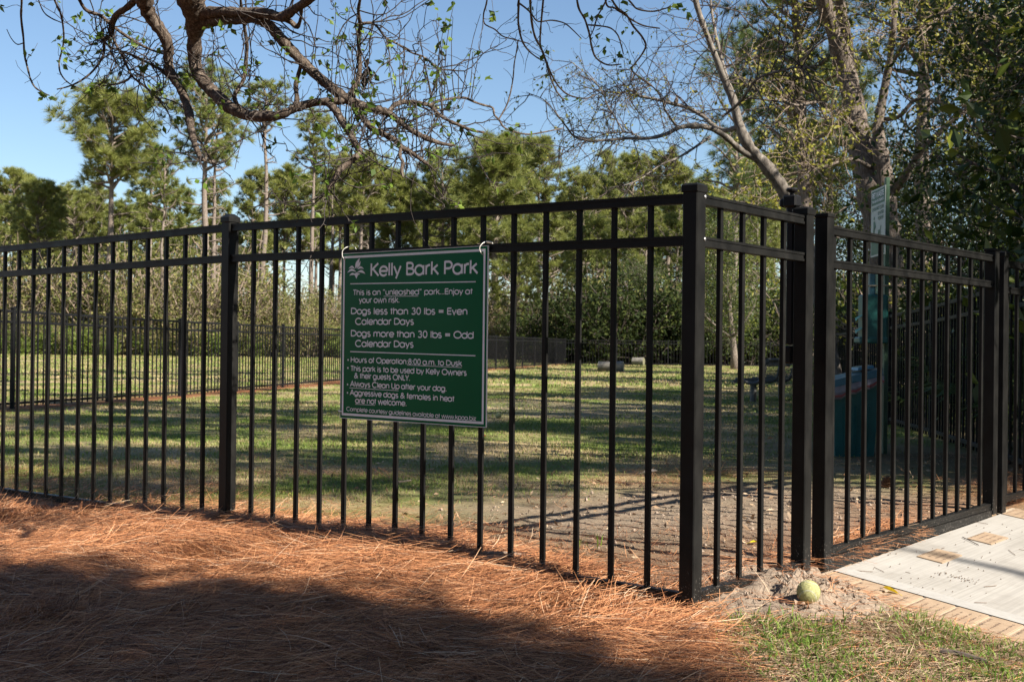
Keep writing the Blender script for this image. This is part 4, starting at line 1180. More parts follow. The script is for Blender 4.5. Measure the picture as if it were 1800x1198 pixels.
tag(mb.build("lawn", M['lawn']), "short patchy green and straw-coloured lawn behind the fence", "lawn", kind='stuff')
# brighter weeds near the fence foot, and the grass in the lower right corner
def corner_keep(p):
    z = hz(p[..., 0], p[..., 1]); px, py = project(np.c_[p, z])
    e = 1250 + .30 * (py - 1060); line = 1026 + (px - 1440) * .325            # edge of the bricks
    below = sstep(-4, 12, py - line - 9 * wob(p, 30, 2))
    return below * sstep(-60, 110, px - e - 50 * wob(p, 8, 9)) * sstep(1075, 1110, py + 12 * wob(p, 14)) * (outside(p) > .05) * (.70 + .30 * sstep(-.2, .35, wob(p, 9, 17)))
mb = MB()
V, q, t = blades(32000, (.3, 1.7), (2.2, 4.0), lambda p: corner_keep(p) * (.25 + .75 * sstep(-.25, .3, wob(p, 13, 27))), .040, .0046, 1.9); mb.add(V, q, t)
V, q, t = blades(7000, (-2.2, 2.6), (4.4, 7.6), lambda p: (outside(p) < -.1) * sstep(.42, .62, wob(p, 5.5, 31)), .06, .005); mb.add(V, q, t)
tag(mb.build("grass", M['grass']), "bright green grass tufts among dead blades beside the brick edging", "grass", kind='stuff')
mb = MB()
V, q, t = blades(90000, (.3, 1.7), (2.2, 4.0), lambda p: np.clip(corner_keep(p) * 1.5, 0, 1), .018, .0050, 3.2); mb.add(V, q, t)
Vn, qn = scatter_needles(16000, (.2, 1.7), (2.2, 4.0), lambda p, px, py: np.clip(corner_keep(p) * 1.2, 0, 1), L=(.03, .10), w=.0024, lift=.012); mb.add(Vn, qn)
P = np.c_[R.normal(.9, 1.6, 3000), R.uniform(3.9, 8.6, 3000), np.zeros(3000)]; P = P[outside(P[:, :2]) < -.04]; P[:, 2] = hz(P[:, 0], P[:, 1]) + .006
leaf_quads(mb, P, .024, .4, droop=(0, 0, -.35), var=.8)
tag(mb.build("dead_grass", M['dry']), "dry tan thatch and scraps of dead leaf lying on the ground", "thatch", kind='stuff')
# crumbly lumps in the dug sand
mb = MB()
for i in range(2300):
    if i < 500:
        c2 = C0 + dG * R.normal(.40, .16) + outG * R.normal(.22, .11)
        if outside(c2) < .02 or (c2 - C0) @ dG > .69: continue
    else:
        c2 = np.array([R.normal(1.1, .7), R.normal(5.3, .8)])
        if outside(c2) > -.03: continue
    r = abs(R.normal(.001, .0032)) + .0016; c3 = v3(c2, float(hz(*c2)) + r * .4)
    V = rdir(8) * r * R.uniform(.6, 1.3, (8, 1))
    a = np.array([[1, 0, 0], [-1, 0, 0], [0, 1, 0], [0, -1, 0], [0, 0, 1], [0, 0, -1]]) * r * R.uniform(.6, 1.35, (6, 1)) + R.normal(size=(6, 3)) * r * .2
    mb.add(a + c3, None, [(0, 2, 4), (2, 1, 4), (1, 3, 4), (3, 0, 4), (2, 0, 5), (1, 2, 5), (3, 1, 5), (0, 3, 5)])
tag(mb.build("sand_clods", plain("damp_sand", (.24, .185, .14), .95, .3, 70, bump=.4)), "crumbly clods of dug grey sand beside the tennis ball", "sand", kind='stuff')

# ------------------------------------------------------------------ trees and shrubs
def make_pine(seed, H, r0, cb, W, nb=34, tuft=.42, nn=44, dead=10, lean=0.0, dens=1.0, needle_w=.030, flat=.5, mats=('bark_pine', 'pine')):
    """trunk and crown meshes; H height, cb height of the crown's base, W crown width"""
    global R
    keep, R = R, np.random.default_rng(seed)
    tr, cr = MB(), MB()
    n = 12; z = np.linspace(0, 1, n); off = np.cumsum(R.normal(size=(n, 2)) * .012 * H / n * 3, 0); off -= off[0]
    T = np.c_[off[:, 0] + lean * H * z, off[:, 1], z * H * .97]
    rr = r0 * (1 - .82 * z ** 1.3) * (1 + .35 * np.exp(-z * 30))
    tr.tube(T, rr, 10)
    at_z = lambda h: np.array([np.interp(h, T[:, 2], T[:, i]) for i in range(3)])
    P, D = [], []
    hc = H - cb
    for b in range(nb):
        f = (b + R.uniform(0, 1)) / nb                    # 0 base of crown, 1 top
        h = cb + hc * f * .97
        az = b * 2.399 + R.normal() * .5
        prof = (math.sqrt(max(0, 1 - ((f - flat) / (1.02 - flat)) ** 2)) if f > flat else .62 + .38 * (f / flat) ** .7)
        L = W * .5 * prof * R.uniform(.6, 1.12)
        d = np.array([math.cos(az), math.sin(az), R.uniform(-.05, .35) + .5 * f])
        p = rpath(at_z(h), d, L, 6, .16, .07)
        tr.tube(p, np.linspace(.045 + .05 * (1 - f), .014, 7) * H / 14, 5, False)
        ns = max(3, int(4 + L * 2.6))
        for j in range(ns):
            t = R.uniform(.35, 1); k_ = t * 6; i0 = min(int(k_), 5); q0 = p[i0] + (p[i0 + 1] - p[i0]) * (k_ - i0)
            sd = unit(unit(p[i0 + 1] - p[i0]) * .7 + rdir(1)[0] * .9 + np.array([0, 0, .35]))
            sp = rpath(q0, sd, L * R.uniform(.14, .34) + .12, 3, .25, .12)
            tr.tube(sp, [.016, .013, .01, .008], 3, False)
            P.append(sp[-1]); D.append(unit(sp[-1] - sp[-2]) + [0, 0, .25])
            for _ in range(2):
                if R.random() < .6 * dens: P.append(sp[2] + R.normal(size=3) * .1); D.append(unit(sp[-1] - sp[1]) + [0, 0, .4])
        P.append(p[-1]); D.append(unit(p[-1] - p[-2]))
    for b in range(dead):
        h = cb * R.uniform(.45, 1.05) + .02 * H; az = R.uniform(0, 6.28); L = W * R.uniform(.12, .42)
        p = rpath(at_z(min(h, H * .9)), [math.cos(az), math.sin(az), R.uniform(-.25, .3)], L, 6, .24, .02)
        tr.tube(p, np.linspace(.05, .012, 7) * H / 14, 4, False)
        for j in range(3):
            i0 = R.integers(2, 6); tr.tube(rpath(p[i0], p[min(i0 + 1, 6)] - p[i0 - 1] + R.normal(size=3) * .5, L * .35, 4, .3), np.linspace(.02, .007, 5), 3, False)
    P, D = np.array(P), np.array(D)
    if dens < 1: s_ = R.random(len(P)) < .35 + .65 * dens; P, D = P[s_], D[s_]
    needle_tufts(cr, P, D, nn, tuft, needle_w, .85)
    R = keep
    return tr.mesh("trunk", M[mats[0]], True), cr.mesh("crown", M[mats[1]])

def plant(name, label, cat, meshes, loc, rz=0.0, scale=1.0, group=None):
    o = thing(name, label, cat, loc, rz, group); o.scale = (scale,) * 3 if np.isscalar(scale) else scale
    for nm, me in meshes: inst(nm, me, o)
    return o

def pine_px(px, Y, top, cbot, cl, cr_, label, seed, group=None, **kw):
    """a pine standing where the photo shows it: foot under pixel column px at distance Y, crown between rows top and cbot"""
    x = at(px, 600, Y)[0]; g = float(hz(x, Y)); zt = at(px, top, Y)[2] - g; zb = at(px, cbot, Y)[2] - g
    W = (cr_ - cl) * Y / F
    tr, cr2 = make_pine(seed, zt, kw.pop('r0', .24), zb, W, **kw)
    return plant("pine_tree", label, "pine tree", (("trunk", tr), ("crown", cr2)), (x, Y, g), group=group)
pine_px(188, 76, 184, 335, 66, 262, "tall pine with a broad domed crown, leftmost of the tall pines against the sky", 11, nb=44, r0=.27, dead=8, dens=1.0, tuft=.6, nn=46, flat=.45)
pine_px(357, 78, 138, 300, 258, 430, "tallest pine on the left, many bare grey limbs under a thin crown", 12, nb=36, r0=.28, dead=18, dens=.62, tuft=.5)
pine_px(368, 81, 190, 300, 300, 420, "slimmer pine trunk just behind the tallest pine on the left", 13, nb=18, r0=.2, dead=14, dens=.5)
pine_px(462, 82, 152, 235, 412, 512, "slender tiny-crowned pine with long bare limbs, right of the tallest left pine", 14, nb=20, r0=.23, dead=20, dens=.55)
pine_px(546, 86, 208, 300, 495, 606, "thin straight pine with a small round crown left of the sign", 15, nb=24, r0=.2, dead=12, dens=.7)
pine_px(576, 90, 330, 400, 545, 620, "leaning bare pine trunk just left of the sign", 16, nb=12, r0=.2, dead=8, dens=.5, lean=.02)
pine_px(640, 80, 285, 400, 588, 700, "broad pine standing behind the sign's upper left corner", 17, nb=36, r0=.2, dead=16, tuft=.5)
pine_px(690, 84, 318, 420, 640, 742, "lower bushy pine behind the sign's upper middle", 18, nb=30, r0=.18, dead=14, tuft=.5)
pine_px(866, 80, 250, 455, 800, 965, "largest bushy pine in the middle with a tall rounded crown", 19, nb=62, r0=.27, dead=12, tuft=.62, nn=46, flat=.35)
pine_px(778, 84, 275, 420, 738, 850, "forked pine joining the largest middle pine on its left", 20, nb=34, r0=.2, dead=12, dens=.85)
pine_px(286, 74, 268, 400, 246, 336, "small airy dark pine between the two tallest left pines", 21, nb=20, r0=.13, dead=5, dens=.6)
pine_px(62, 80, 333, 440, -12, 112, "low pine with a wide crown at the left edge of the photo", 22, nb=34, r0=.2, dead=6)
pine_px(128, 94, 350, 455, 70, 235, "low broad pine behind the left domed pine", 23, nb=40, r0=.2, dead=6)
pine_px(1022, 88, 318, 480, 955, 1085, "feathery pine rising behind the top rail left of the corner post", 24, nb=42, r0=.2, dead=8)
pine_px(1105, 82, 290, 470, 1040, 1172, "full pine just left of the corner post", 25, nb=46, r0=.22, dead=8)
pine_px(1168, 76, 282, 450, 1120, 1240, "pine crown right behind the corner post cap", 26, nb=40, r0=.2, dead=8)
for i, (px, Y, tp, cbt, lab) in enumerate(((905, 72, 400, 545, "short pine with low green boughs, just right of the sign's upper corner"), (960, 78, 372, 520, "young pine with low boughs behind the far end of the divider fence"),
        (1048, 70, 395, 540, "young full pine low behind the logs"), (1135, 74, 380, 530, "young pine with low boughs left of the corner post"), (1190, 70, 360, 520, "young pine hidden mostly by the corner post"), (1265, 72, 370, 520, "young pine seen between the corner post and the first short-panel picket"), (1330, 76, 350, 520, "young pine seen through the middle of the short fence panel"))):
    pine_px(px, Y, tp, cbt, px - 62, px + 62, lab, 200 + i, nb=30, r0=.11, dead=8, dens=.8, flat=.3)
# pines deeper in the wood: five kinds, many copies
kinds = [make_pine(40 + i, (13, 15, 12, 16, 14)[i], .17, (7, 9, 6, 10, 7.5)[i], (4.5, 4, 5, 4, 4.6)[i], nb=30, dead=10, dens=.85, tuft=.6, nn=40, needle_w=.045) for i in range(5)]
kl = ["slim pine deep in the wood beyond the field", "straight bare-legged pine deep in the wood beyond the field", "bushy young pine deep in the wood beyond the field", "tall pine with a small high crown deep in the wood", "medium pine with a loose crown deep in the wood"]
for i in range(64):
    px = -60 + 1480 * (i + R.random()) / 64; Y = R.uniform(86, 135); x = at(px, 600, Y)[0]; k_ = i % 5
    hs = R.uniform(.62, .92) if px < 480 else R.uniform(.75, 1.05)
    if 480 < px < 620 and R.random() < .5: continue
    plant("pine_tree", kl[k_], "pine tree", (("trunk", kinds[k_][0]), ("crown", kinds[k_][1])), (x, Y, float(hz(x, Y))), R.uniform(0, 6.28), hs * Y / 95, "pines deep in the wood of kind " + ("slim", "bare-legged", "bushy", "tall", "medium")[k_])

def make_shrub(seed, W, H, leaf, nleaf, mat, nst=16, twig='twig_pale', fill=1.0, base=0.05):
    global R
    keep, R = R, np.random.default_rng(seed)
    st, lv = MB(), MB(); pts = []
    for i in range(nst):
        a = R.uniform(0, 6.28); r = W * .22 * math.sqrt(R.random())
        p = rpath([r * math.cos(a), r * math.sin(a), -.05], [math.cos(a) * .35, math.sin(a) * .35, 1], H * R.uniform(.55, 1.0), 7, .13, .03)
        st.tube(p, np.linspace(.03, .008, 8) * H / 3, 4, False)
        for j in range(9):
            i0 = R.integers(1, 7); q = rpath(p[i0], rdir(1)[0] * [1, 1, .6] + [math.cos(a) * .3, math.sin(a) * .3, .35], W * R.uniform(.10, .34), 4, .25, .05)
            st.tube(q, np.linspace(.011, .004, 5) * H / 3, 3, False); pts += [q[1], q[2], q[3], q[4], q[4]]
        pts += [p[-1], p[-2]]
    pts = np.array(pts); idx = R.integers(0, len(pts), nleaf)
    P = pts[idx] + R.normal(size=(nleaf, 3)) * [W * .05, W * .05, H * .035]
    P = P[(P[:, 2] > base)]
    leaf_quads(lv, P, leaf, .55)
    R = keep
    return (("stems", st.mesh("stems", M['twig_tan' if twig == 'twig_pale' else twig])), ("leaves", lv.mesh("leaves", M[mat])))
SH = [make_shrub(60, 5.4, 6.0, .19, 5200, 'shrub', 26), make_shrub(61, 4.6, 4.4, .17, 4000, 'shrub', 24), make_shrub(62, 6.0, 7.4, .19, 4400, 'shrub', 30), make_shrub(63, 3.6, 2.4, .15, 3400, 'shrub_green', 12), make_shrub(64, 4.5, 6.0, .13, 1600, 'shrub', 40)]
SL = ["olive-green leafy shrub in the thicket at the far edge of the sunny field", "low rounded olive shrub in the thicket beyond the sunny field", "tall loose olive shrub in the thicket beyond the sunny field", "low bright green bush at the foot of the thicket beyond the field", "bare brown twiggy shrub in the thicket beyond the field"]
SGp = ["olive shrubs", "low olive shrubs", "tall loose shrubs", "bright green bushes", "bare twiggy shrubs"]
for i in range(76):
    px = -60 + 1080 * (i + R.random()) / 76; Y = R.uniform(74.5, 90); k_ = (0, 2, 0, 1, 2, 4, 0)[i % 7]
    sc = R.uniform(.8, 1.15)
    if px > 440: sc *= .72
    if px > 820: sc *= 1.1
    x = at(px, 600, Y)[0]; plant("shrub", SL[k_], "shrub", SH[k_], (x, Y, float(hz(x, Y))), R.uniform(0, 6.28), sc, SGp[k_] + " beyond the field")
for i in range(26):
    px = -40 + 660 * (i + R.random()) / 26; Y = R.uniform(72.6, 74.5); x = at(px, 600, Y)[0]
    k_ = 3 if i % 2 else 1
    plant("shrub", SL[k_], "shrub", SH[k_], (x, Y, float(hz(x, Y))), R.uniform(0, 6.28), R.uniform(.45, .75), SGp[k_] + " beyond the field")
DK = [make_shrub(70, 4.4, 3.9, .16, 5200, 'dark_leaf', 20, 'twig'), make_shrub(71, 3.6, 3.0, .15, 4600, 'dark_leaf', 18, 'twig'), make_shrub(72, 4.6, 5.2, .15, 3400, 'shrub_green', 20, 'twig_pale')]
DL = ["dense dark evergreen shrub behind the far fence", "low dark evergreen shrub behind the far fence near the logs", "tall yellow-green leafy shrub behind the far fence"]
for i in range(22):
    px = 950 + 560 * (i + R.random()) / 22; Y = R.uniform(59.6, 64); x = at(px, 600, Y)[0]; k_ = (0, 1, 0)[i % 3]
    plant("shrub", DL[k_], "shrub", DK[k_], (x, Y, float(hz(x, Y))), R.uniform(0, 6.28), R.choice([.5, .68, .85, 1.0, 1.15]) * R.uniform(.9, 1.1), DL[k_])
for i in range(14):
    px = 990 + 520 * (i + R.random()) / 14; Y = R.uniform(64.5, 71); x = at(px, 600, Y)[0]
    plant("shrub", DL[2] if px > 1200 else "olive-green leafy shrub behind the far fence", "shrub", DK[2] if px > 1200 else SH[0], (x, Y, float(hz(x, Y))), R.uniform(0, 6.28), (R.uniform(.8, 1.1) if px > 1200 else R.uniform(.5, 1.0)), "leafy shrubs behind the far fence " + ("right" if px > 1200 else "left"))

# broadleaf trees -------------------------------------------------------------
def twig_tips(tr, paths, n, L, r, wobb=.22, grav=.02, up=.3, sub=4, t0=.25):
    """side shoots along the given limbs; returns points for leaves"""
    tips = []
    for i in range(n):
        p = paths[R.integers(len(paths))]; m = len(p)
        i0 = int(np.clip(R.uniform(t0, 1) * (m - 1), 0, m - 2))
        d = unit(unit(p[i0 + 1] - p[i0]) * .6 + rdir(1)[0] + [0, 0, up])
        l = L * R.uniform(.4, 1.2); q = rpath(p[i0], d, l, 6, wobb, grav)
        tr.tube(q, np.linspace(r, r * .35, 7), 4, False)
        for j in range(sub):
            i1 = R.integers(2, 7); d2 = unit(q[i1] - q[i1 - 1]) * .6 + rdir(1)[0] * .9
            s_ = rpath(q[i1], d2, l * R.uniform(.2, .5), 4, wobb * 1.2, grav)
            tr.tube(s_, np.linspace(r * .5, r * .22, 5), 3, False); tips += [s_[2], s_[3], s_[4]]
        tips += [q[4], q[5], q[6]]
    return np.array(tips)

def make_broad(seed, H, W, cb, leaf, nleaf, mats, r0=.2, nl=12, nt=150, spread=.35, aspect=.5):
    global R
    keep, R = R, np.random.default_rng(seed)
    tr, lv = MB(), MB()
    T = rpath([0, 0, -.1], [R.normal() * .06, R.normal() * .06, 1], H * .8, 9, .05, .06)
    tr.tube(T, np.linspace(r0, r0 * .25, 10) * (1 + .4 * np.exp(-np.arange(10) * 1.2)), 9)
    limbs = []
    for i in range(nl):
        f = (i + R.random()) / nl; i0 = int(1 + f * 8 * .9); h = T[i0]
        if h[2] < cb: i0 = int(np.argmax(T[:, 2] > cb)); h = T[max(i0, 1)]
        az = i * 2.4 + R.normal() * .4
        d = [math.cos(az), math.sin(az), .25 + .7 * f]; L = W * .5 * R.uniform(.7, 1.1) * (1 - .35 * f)
        p = rpath(h, d, L, 8, .17, .03); tr.tube(p, np.linspace(r0 * .42, .012, 9), 6, False); limbs.append(p)
    limbs.append(T[4:])
    tips = twig_tips(tr, limbs, nt, W * .2, r0 * .06, .22, .0, .15, 4)
    idx = R.integers(0, len(tips), nleaf); P = tips[idx] + R.normal(size=(nleaf, 3)) * spread * leaf * 3
    leaf_quads(lv, P, leaf, aspect)
    R = keep
    return (("trunk", tr.mesh("trunk", M[mats[0]], True)), ("crown", lv.mesh("crown", M[mats[1]])))

def stand(name, label, cat, meshes, x, y, rz=0., sc=1.0, group=None):
    return plant(name, label, cat, meshes, (x, y, float(hz(x, y)) - .03), rz, sc, group)
EV = make_broad(80, 7.2, 5.2, .6, .085, 26000, ('bark_oak', 'ever'), .13, 18, 420, 1.0, .42)
EV2 = make_broad(81, 9.0, 6.0, 1.2, .10, 20000, ('bark_oak', 'ever'), .16, 16, 360, 1.0, .42)
stand("evergreen_tree", "evergreen tree between the oak and the dark evergreen at the right edge", "evergreen tree", EV, 5.75, 11.6, .3, .92)
stand("evergreen_tree", "dark evergreen tree behind the pet waste sign and oak trunk", "evergreen tree", EV2, 7.3, 17.5, 1.3, .8)
stand("evergreen_tree", "dark evergreen tree filling the gap right of the oak trunk", "evergreen tree", EV2, 9.6, 20.5, 2.9, .95)
stand("evergreen_tree", "evergreen tree beyond the bench, behind the right-hand fence", "evergreen tree", EV, 9.2, 30, 4.1, .95)
stand("evergreen_tree", "evergreen tree at the back right of the lawn, seen just right of the corner post", "evergreen tree", EV2, 8.8, 50, .8, .85)
stand("evergreen_tree", "leafy tree over the dark shrubs behind the logs, left of the corner post", "evergreen tree", EV2, 6.9, 64, 2.2, .72)
stand("evergreen_tree", "low glossy evergreen close behind the fence at the far right", "evergreen tree", EV, 5.0, 9.4, 2.2, .52)
UND = make_shrub(85, 2.6, 2.0, .085, 6500, 'ever', 16, 'twig'); UND2 = make_shrub(86, 2.4, 2.6, .06, 1500, 'spring', 22, 'twig_pale')
for i, (x, y, s_) in enumerate(((5.2, 14.2, .9), (5.6, 17.5, 1.0), (6.2, 20.5, 1.1), (7.0, 24.5, 1.15), (8.2, 29, 1.2), (10.0, 36, 1.4), (11.6, 43, 1.5), (4.85, 12.2, .7), (7.6, 14.5, 1.1), (8.8, 17, 1.2))):
    stand("shrub", "dark glossy undergrowth shrub behind the right-hand fence", "shrub", UND, x, y, i * 1.7, s_, "undergrowth shrubs behind the right-hand fence")
for i, (x, y, s_) in enumerate(((5.3, 15.6, 1.0), (6.1, 18.6, 1.1), (5.9, 22, 1.1), (7.4, 27, 1.3), (9.0, 33, 1.5))):
    stand("shrub", "twiggy shrub with fresh yellow-green leaves behind the right-hand fence", "shrub", UND2, x, y, i * 2.1, s_, "fresh-leaved shrubs behind the right-hand fence")
def make_palmetto(seed, n=11, size=.75):
    global R
    keep, R = R, np.random.default_rng(seed)
    st, lv = MB(), MB()
    for i in range(n):
        a = i * 2.4 + R.normal() * .3; el = R.uniform(.5, 1.25); L = size * R.uniform(.6, 1.1)
        d = np.array([math.cos(a) * math.cos(el), math.sin(a) * math.cos(el), math.sin(el)])
        p = rpath([0, 0, 0], d, L, 4, .06, -.04); st.tube(p, .008, 4, False)
        c = p[-1]; fw = unit(p[-1] - p[-2]); sd = unit(np.cross(fw, [0, 0, 1])); nn = np.cross(sd, fw)
        for b in np.linspace(-1.35, 1.35, 19):
            dd = fw * math.cos(b) + sd * math.sin(b); l = size * .62 * (1 - .18 * abs(b)) * R.uniform(.85, 1.1); w = np.cross(dd, nn) * .014
            m = c + dd * l * .55 + nn * .01; tip = c + dd * l - Z3 * l * R.uniform(.05, .3)
            lv.add([c, m + w, tip, m - w], [(0, 1, 2, 3)])
    R = keep
    return (("stalks", st.mesh("stalks", M['palmetto'])), ("fronds", lv.mesh("fronds", M['palmetto'])))
PM = make_palmetto(90)
for i, (x, y, s_) in enumerate(((3.75, 8.3, 1.0), (4.15, 9.4, 1.15), (4.3, 10.9, 1.1), (4.9, 8.6, 1.2), (4.55, 12.6, 1.1), (3.6, 7.2, .8))):
    stand("palmetto", ["palmetto with spiky fan leaves nearest the bin, behind the right-hand fence", "palmetto fans catching light behind the right-hand fence post", "dark palmetto farther back behind the right-hand fence", "palmetto at the far right behind the gate's latch post", "palmetto fans in the gloom beneath the evergreen", "small palmetto beside the end of the gate fence"][i], "palmetto", PM, x, y, i * 1.1, s_)

# pines on the right
pine_px(1425, 30, -150, 300, 1250, 1600, "big long-needled pine hanging over the far end of the lawn, behind the pale leaning tree", 31, nb=46, r0=.24, dead=14, tuft=.42, nn=60, needle_w=.010, dens=.9, lean=-.07, mats=('bark_pine', 'pine_near'))
pine_px(1620, 27, -260, 150, 1480, 1810, "tall pine behind the oak with its crown above the frame at upper right", 32, nb=44, r0=.22, dead=16, tuft=.4, nn=50, needle_w=.010, dens=.9, mats=('bark_pine', 'pine_near'))
pine_px(1290, 66, 60, 400, 1200, 1400, "pine seen between the leaning tree's forks", 33, nb=46, r0=.22, dead=10, tuft=.45, nn=40, needle_w=.014, dens=.95, mats=('bark_pine', 'pine_near'))
pine_px(1450, 40, 120, 420, 1380, 1560, "pine filling the gap between the leaning tree and the oak", 34, nb=46, r0=.2, dead=12, tuft=.45, nn=40, needle_w=.014, mats=('bark_pine', 'pine_near'))
pine_px(1740, 36, 40, 420, 1620, 1860, "pine glimpsed through twigs at the far right", 35, nb=46, r0=.2, dead=12, tuft=.45, nn=40, needle_w=.014, mats=('bark_pine', 'pine_near'))

nd = lambda x, y: 4.55 + .28 * math.sin(x / 170. + 1) + .18 * math.sin(y / 75.)
# traced limbs: pixel paths with a pixel radius, given depth and thickness in the scene
def limb(mb, pts, depth, sides=8, k=5, rough=.075):
    A = []; rs = 1.0 if depth is nd else .54
    for p in pts:
        x, y = p[0], p[1]; r = p[2]
        Y = depth(x, y) + (p[3] if len(p) > 3 else 0)
        A.append(np.r_[at(x, y, Y), r * rs * Y / F])
    Q = smooth_path(A, k)
    Q[:, 3] = np.maximum(Q[:, 3], .0008) * (1 + R.normal(size=len(Q)) * rough)
    mb.tube(Q[:, :3], Q[:, 3], sides)
    return Q[:, :3]

# the oak
R = np.random.default_rng(101)
OY = 16.5
od = lambda x, y: OY + .3 * math.sin(y / 90.)
oak = thing("oak_tree", "big rough-barked oak with forking trunk behind the pet waste sign", "oak tree", (0, 0, 0))
tr, tw, lv = MB(), MB(), MB()
gO = ground_hit(1560, 760)
L1 = limb(tr, [(1566, 735, 78), (1564, 640, 62), (1560, 540, 56), (1556, 440, 56), (1540, 360, 54), (1524, 300, 45), (1512, 240, 36), (1500, 180, 33), (1484, 120, 29), (1466, 60, 26), (1448, 0, 23), (1436, -80, 19), (1430, -200, 12)], od, 14)
L2 = limb(tr, [(1556, 400, 40), (1556, 330, 34, -.15), (1548, 270, 25, -.3), (1544, 220, 19, -.4), (1556, 150, 13, -.5), (1566, 90, 11, -.6), (1572, 30, 10, -.6), (1578, -60, 8), (1586, -160, 5)], od, 12)
L3 = limb(tr, [(1505, 190, 22), (1496, 130, 20, .3), (1486, 60, 18, .4), (1476, 0, 17, .5), (1470, -90, 12, .5)], od, 10)
L4 = limb(tr, [(1562, 350, 16), (1590, 310, 14, -.5), (1620, 265, 11, -.9), (1660, 225, 9, -1.2), (1700, 190, 6, -1.4), (1740, 140, 4, -1.6), (1770, 110, 2.5, -1.7)], od, 8)
L5 = limb(tr, [(1545, 210, 9), (1580, 205, 7, -.8), (1610, 175, 6, -1), (1650, 180, 5, -1.2), (1700, 200, 3.5, -1.5), (1740, 215, 2, -1.6)], od, 6)
L6 = limb(tr, [(1512, 236, 8), (1480, 200, 7, -.5), (1440, 180, 5, -1), (1400, 185, 4, -1.4), (1370, 170, 2, -1.6)], od, 6)
L7 = limb(tr, [(1540, 300, 8), (1500, 280, 6, -.7), (1460, 290, 5, -1.1), (1425, 300, 4, -1.4), (1395, 325, 2, -1.5)], od, 6)
L8 = limb(tr, [(1564, 120, 6), (1600, 60, 5, -.6), (1640, 30, 4, -1), (1690, 20, 3, -1.3), (1750, 30, 2, -1.5)], od, 6)
tr.build("trunk", M['bark_oak'], oak, True)
tips = twig_tips(tw, [L2[30:], L3[12:], L4[12:], L5[6:], L6[5:], L7[5:], L8, L1[42:]], 230, 1.15, .0075, .22, .0, .05, 6, .1)
tw.build("twigs", M['twig_tan'], oak)
P = tips[R.integers(0, len(tips), 5600)]; leaf_quads(lv, P + R.normal(size=P.shape) * .03, .055, .6)
lv.build("young_leaves", M['spring'], oak)

# the pale leaning tree
R = np.random.default_rng(102)
ad = lambda x, y: 14.0 + .0022 * (x - 1300)
ash = thing("leaning_tree", "pale grey leaning tree behind the corner post with a long branch across the sky", "tree")
tr, tw, lv = MB(), MB(), MB()
a1 = limb(tr, [(1470, 700, 27), (1450, 560, 26), (1425, 450, 25), (1400, 380, 24), (1375, 330, 22), (1345, 290, 20), (1315, 255, 18), (1298, 215, 15), (1290, 180, 14), (1276, 145, 13), (1262, 110, 11), (1246, 70, 9.5), (1228, 20, 9), (1214, -40, 7.5), (1205, -120, 5)], ad, 12)
a2 = limb(tr, [(1335, 283, 13), (1300, 262, 11), (1275, 240, 9.5, -.2), (1250, 226, 9, -.4), (1225, 221, 8.5, -.6), (1195, 224, 8, -.8), (1170, 236, 7, -.9), (1140, 243, 6, -1), (1105, 243, 5, -1), (1070, 246, 4.5, -1), (1035, 247, 4, -1.1), (1010, 240, 3.5, -1.2), (995, 222, 3, -1.3), (975, 196, 2.3, -1.4), (955, 175, 1.8, -1.5), (925, 162, 1, -1.6)], ad, 8)
a3 = limb(tr, [(1296, 224, 9), (1275, 229, 8, .3), (1255, 222, 7.5, .5), (1238, 206, 7, .7), (1210, 190, 6, .9), (1180, 182, 5.5, 1), (1150, 174, 5, 1.1), (1120, 168, 4.5, 1.2), (1110, 160, 4, 1.2), (1090, 163, 3, 1.3), (1055, 160, 2, 1.3), (1020, 150, 1.2, 1.3)], ad, 8)
a4 = limb(tr, [(1283, 158, 7), (1270, 110, 6, .4), (1258, 60, 5, .7), (1250, 10, 4, .9), (1245, -60, 3, 1)], ad, 7)
a5 = limb(tr, [(1248, 240, 5), (1220, 260, 4.5, -.8), (1190, 278, 4, -1.1), (1160, 290, 3.4, -1.3), (1130, 312, 2.6, -1.5), (1100, 325, 2, -1.7), (1070, 330, 1.2, -1.8)], ad, 6)
a6 = limb(tr, [(1096, 232, 3), (1080, 205, 2.5, .2), (1068, 185, 2.3, .3), (1055, 155, 2, .4), (1030, 130, 1.6, .5), (1000, 105, 1, .6)], ad, 5)
a7 = limb(tr, [(1128, 243, 3), (1105, 233, 2.6, .2), (1075, 234, 2.2, .3), (1050, 240, 1.8, .4), (1020, 252, 1.4, .5), (990, 262, 1, .5), (960, 275, .7, .5)], ad, 5)
a8 = limb(tr, [(1190, 222, 4), (1170, 195, 3.4, -.3), (1164, 175, 3, -.4), (1150, 155, 2.5, -.5), (1125, 135, 2, -.5), (1100, 120, 1.3, -.6)], ad, 5)
a9 = limb(tr, [(1270, 205, 5), (1300, 180, 5, -1), (1330, 140, 4.5, -1.4), (1370, 125, 4, -1.6), (1410, 118, 3, -1.8), (1440, 128, 2, -2)], ad, 6)
tr.build("trunk", M['bark_grey'], ash, True)
tips = twig_tips(tw, [a2[30:], a3[15:], a5, a6, a7, a8], 190, .62, .0052, .22, -.03, .05, 5, .1)
tips2 = twig_tips(tw, [a1[40:], a4, a9, a3], 90, .9, .008, .25, .0, .1, 5, .1)
tw.build("twigs", M['twig'], ash)
tips = np.concatenate([tips, tips2]); P = tips[R.integers(0, len(tips), 1500)]; leaf_quads(lv, P + R.normal(size=P.shape) * .02, .035, .55)
lv.build("young_leaves", M['spring'], ash)
mb = MB(); b_ = at(1186, 184, 15.0); mb.tube([b_, b_ + [.02, 0, .05], b_ + [.025, 0, .10]], [.03, .026, .008], 7); mb.build("broken_stub", M['bark_pear'], ash, True)

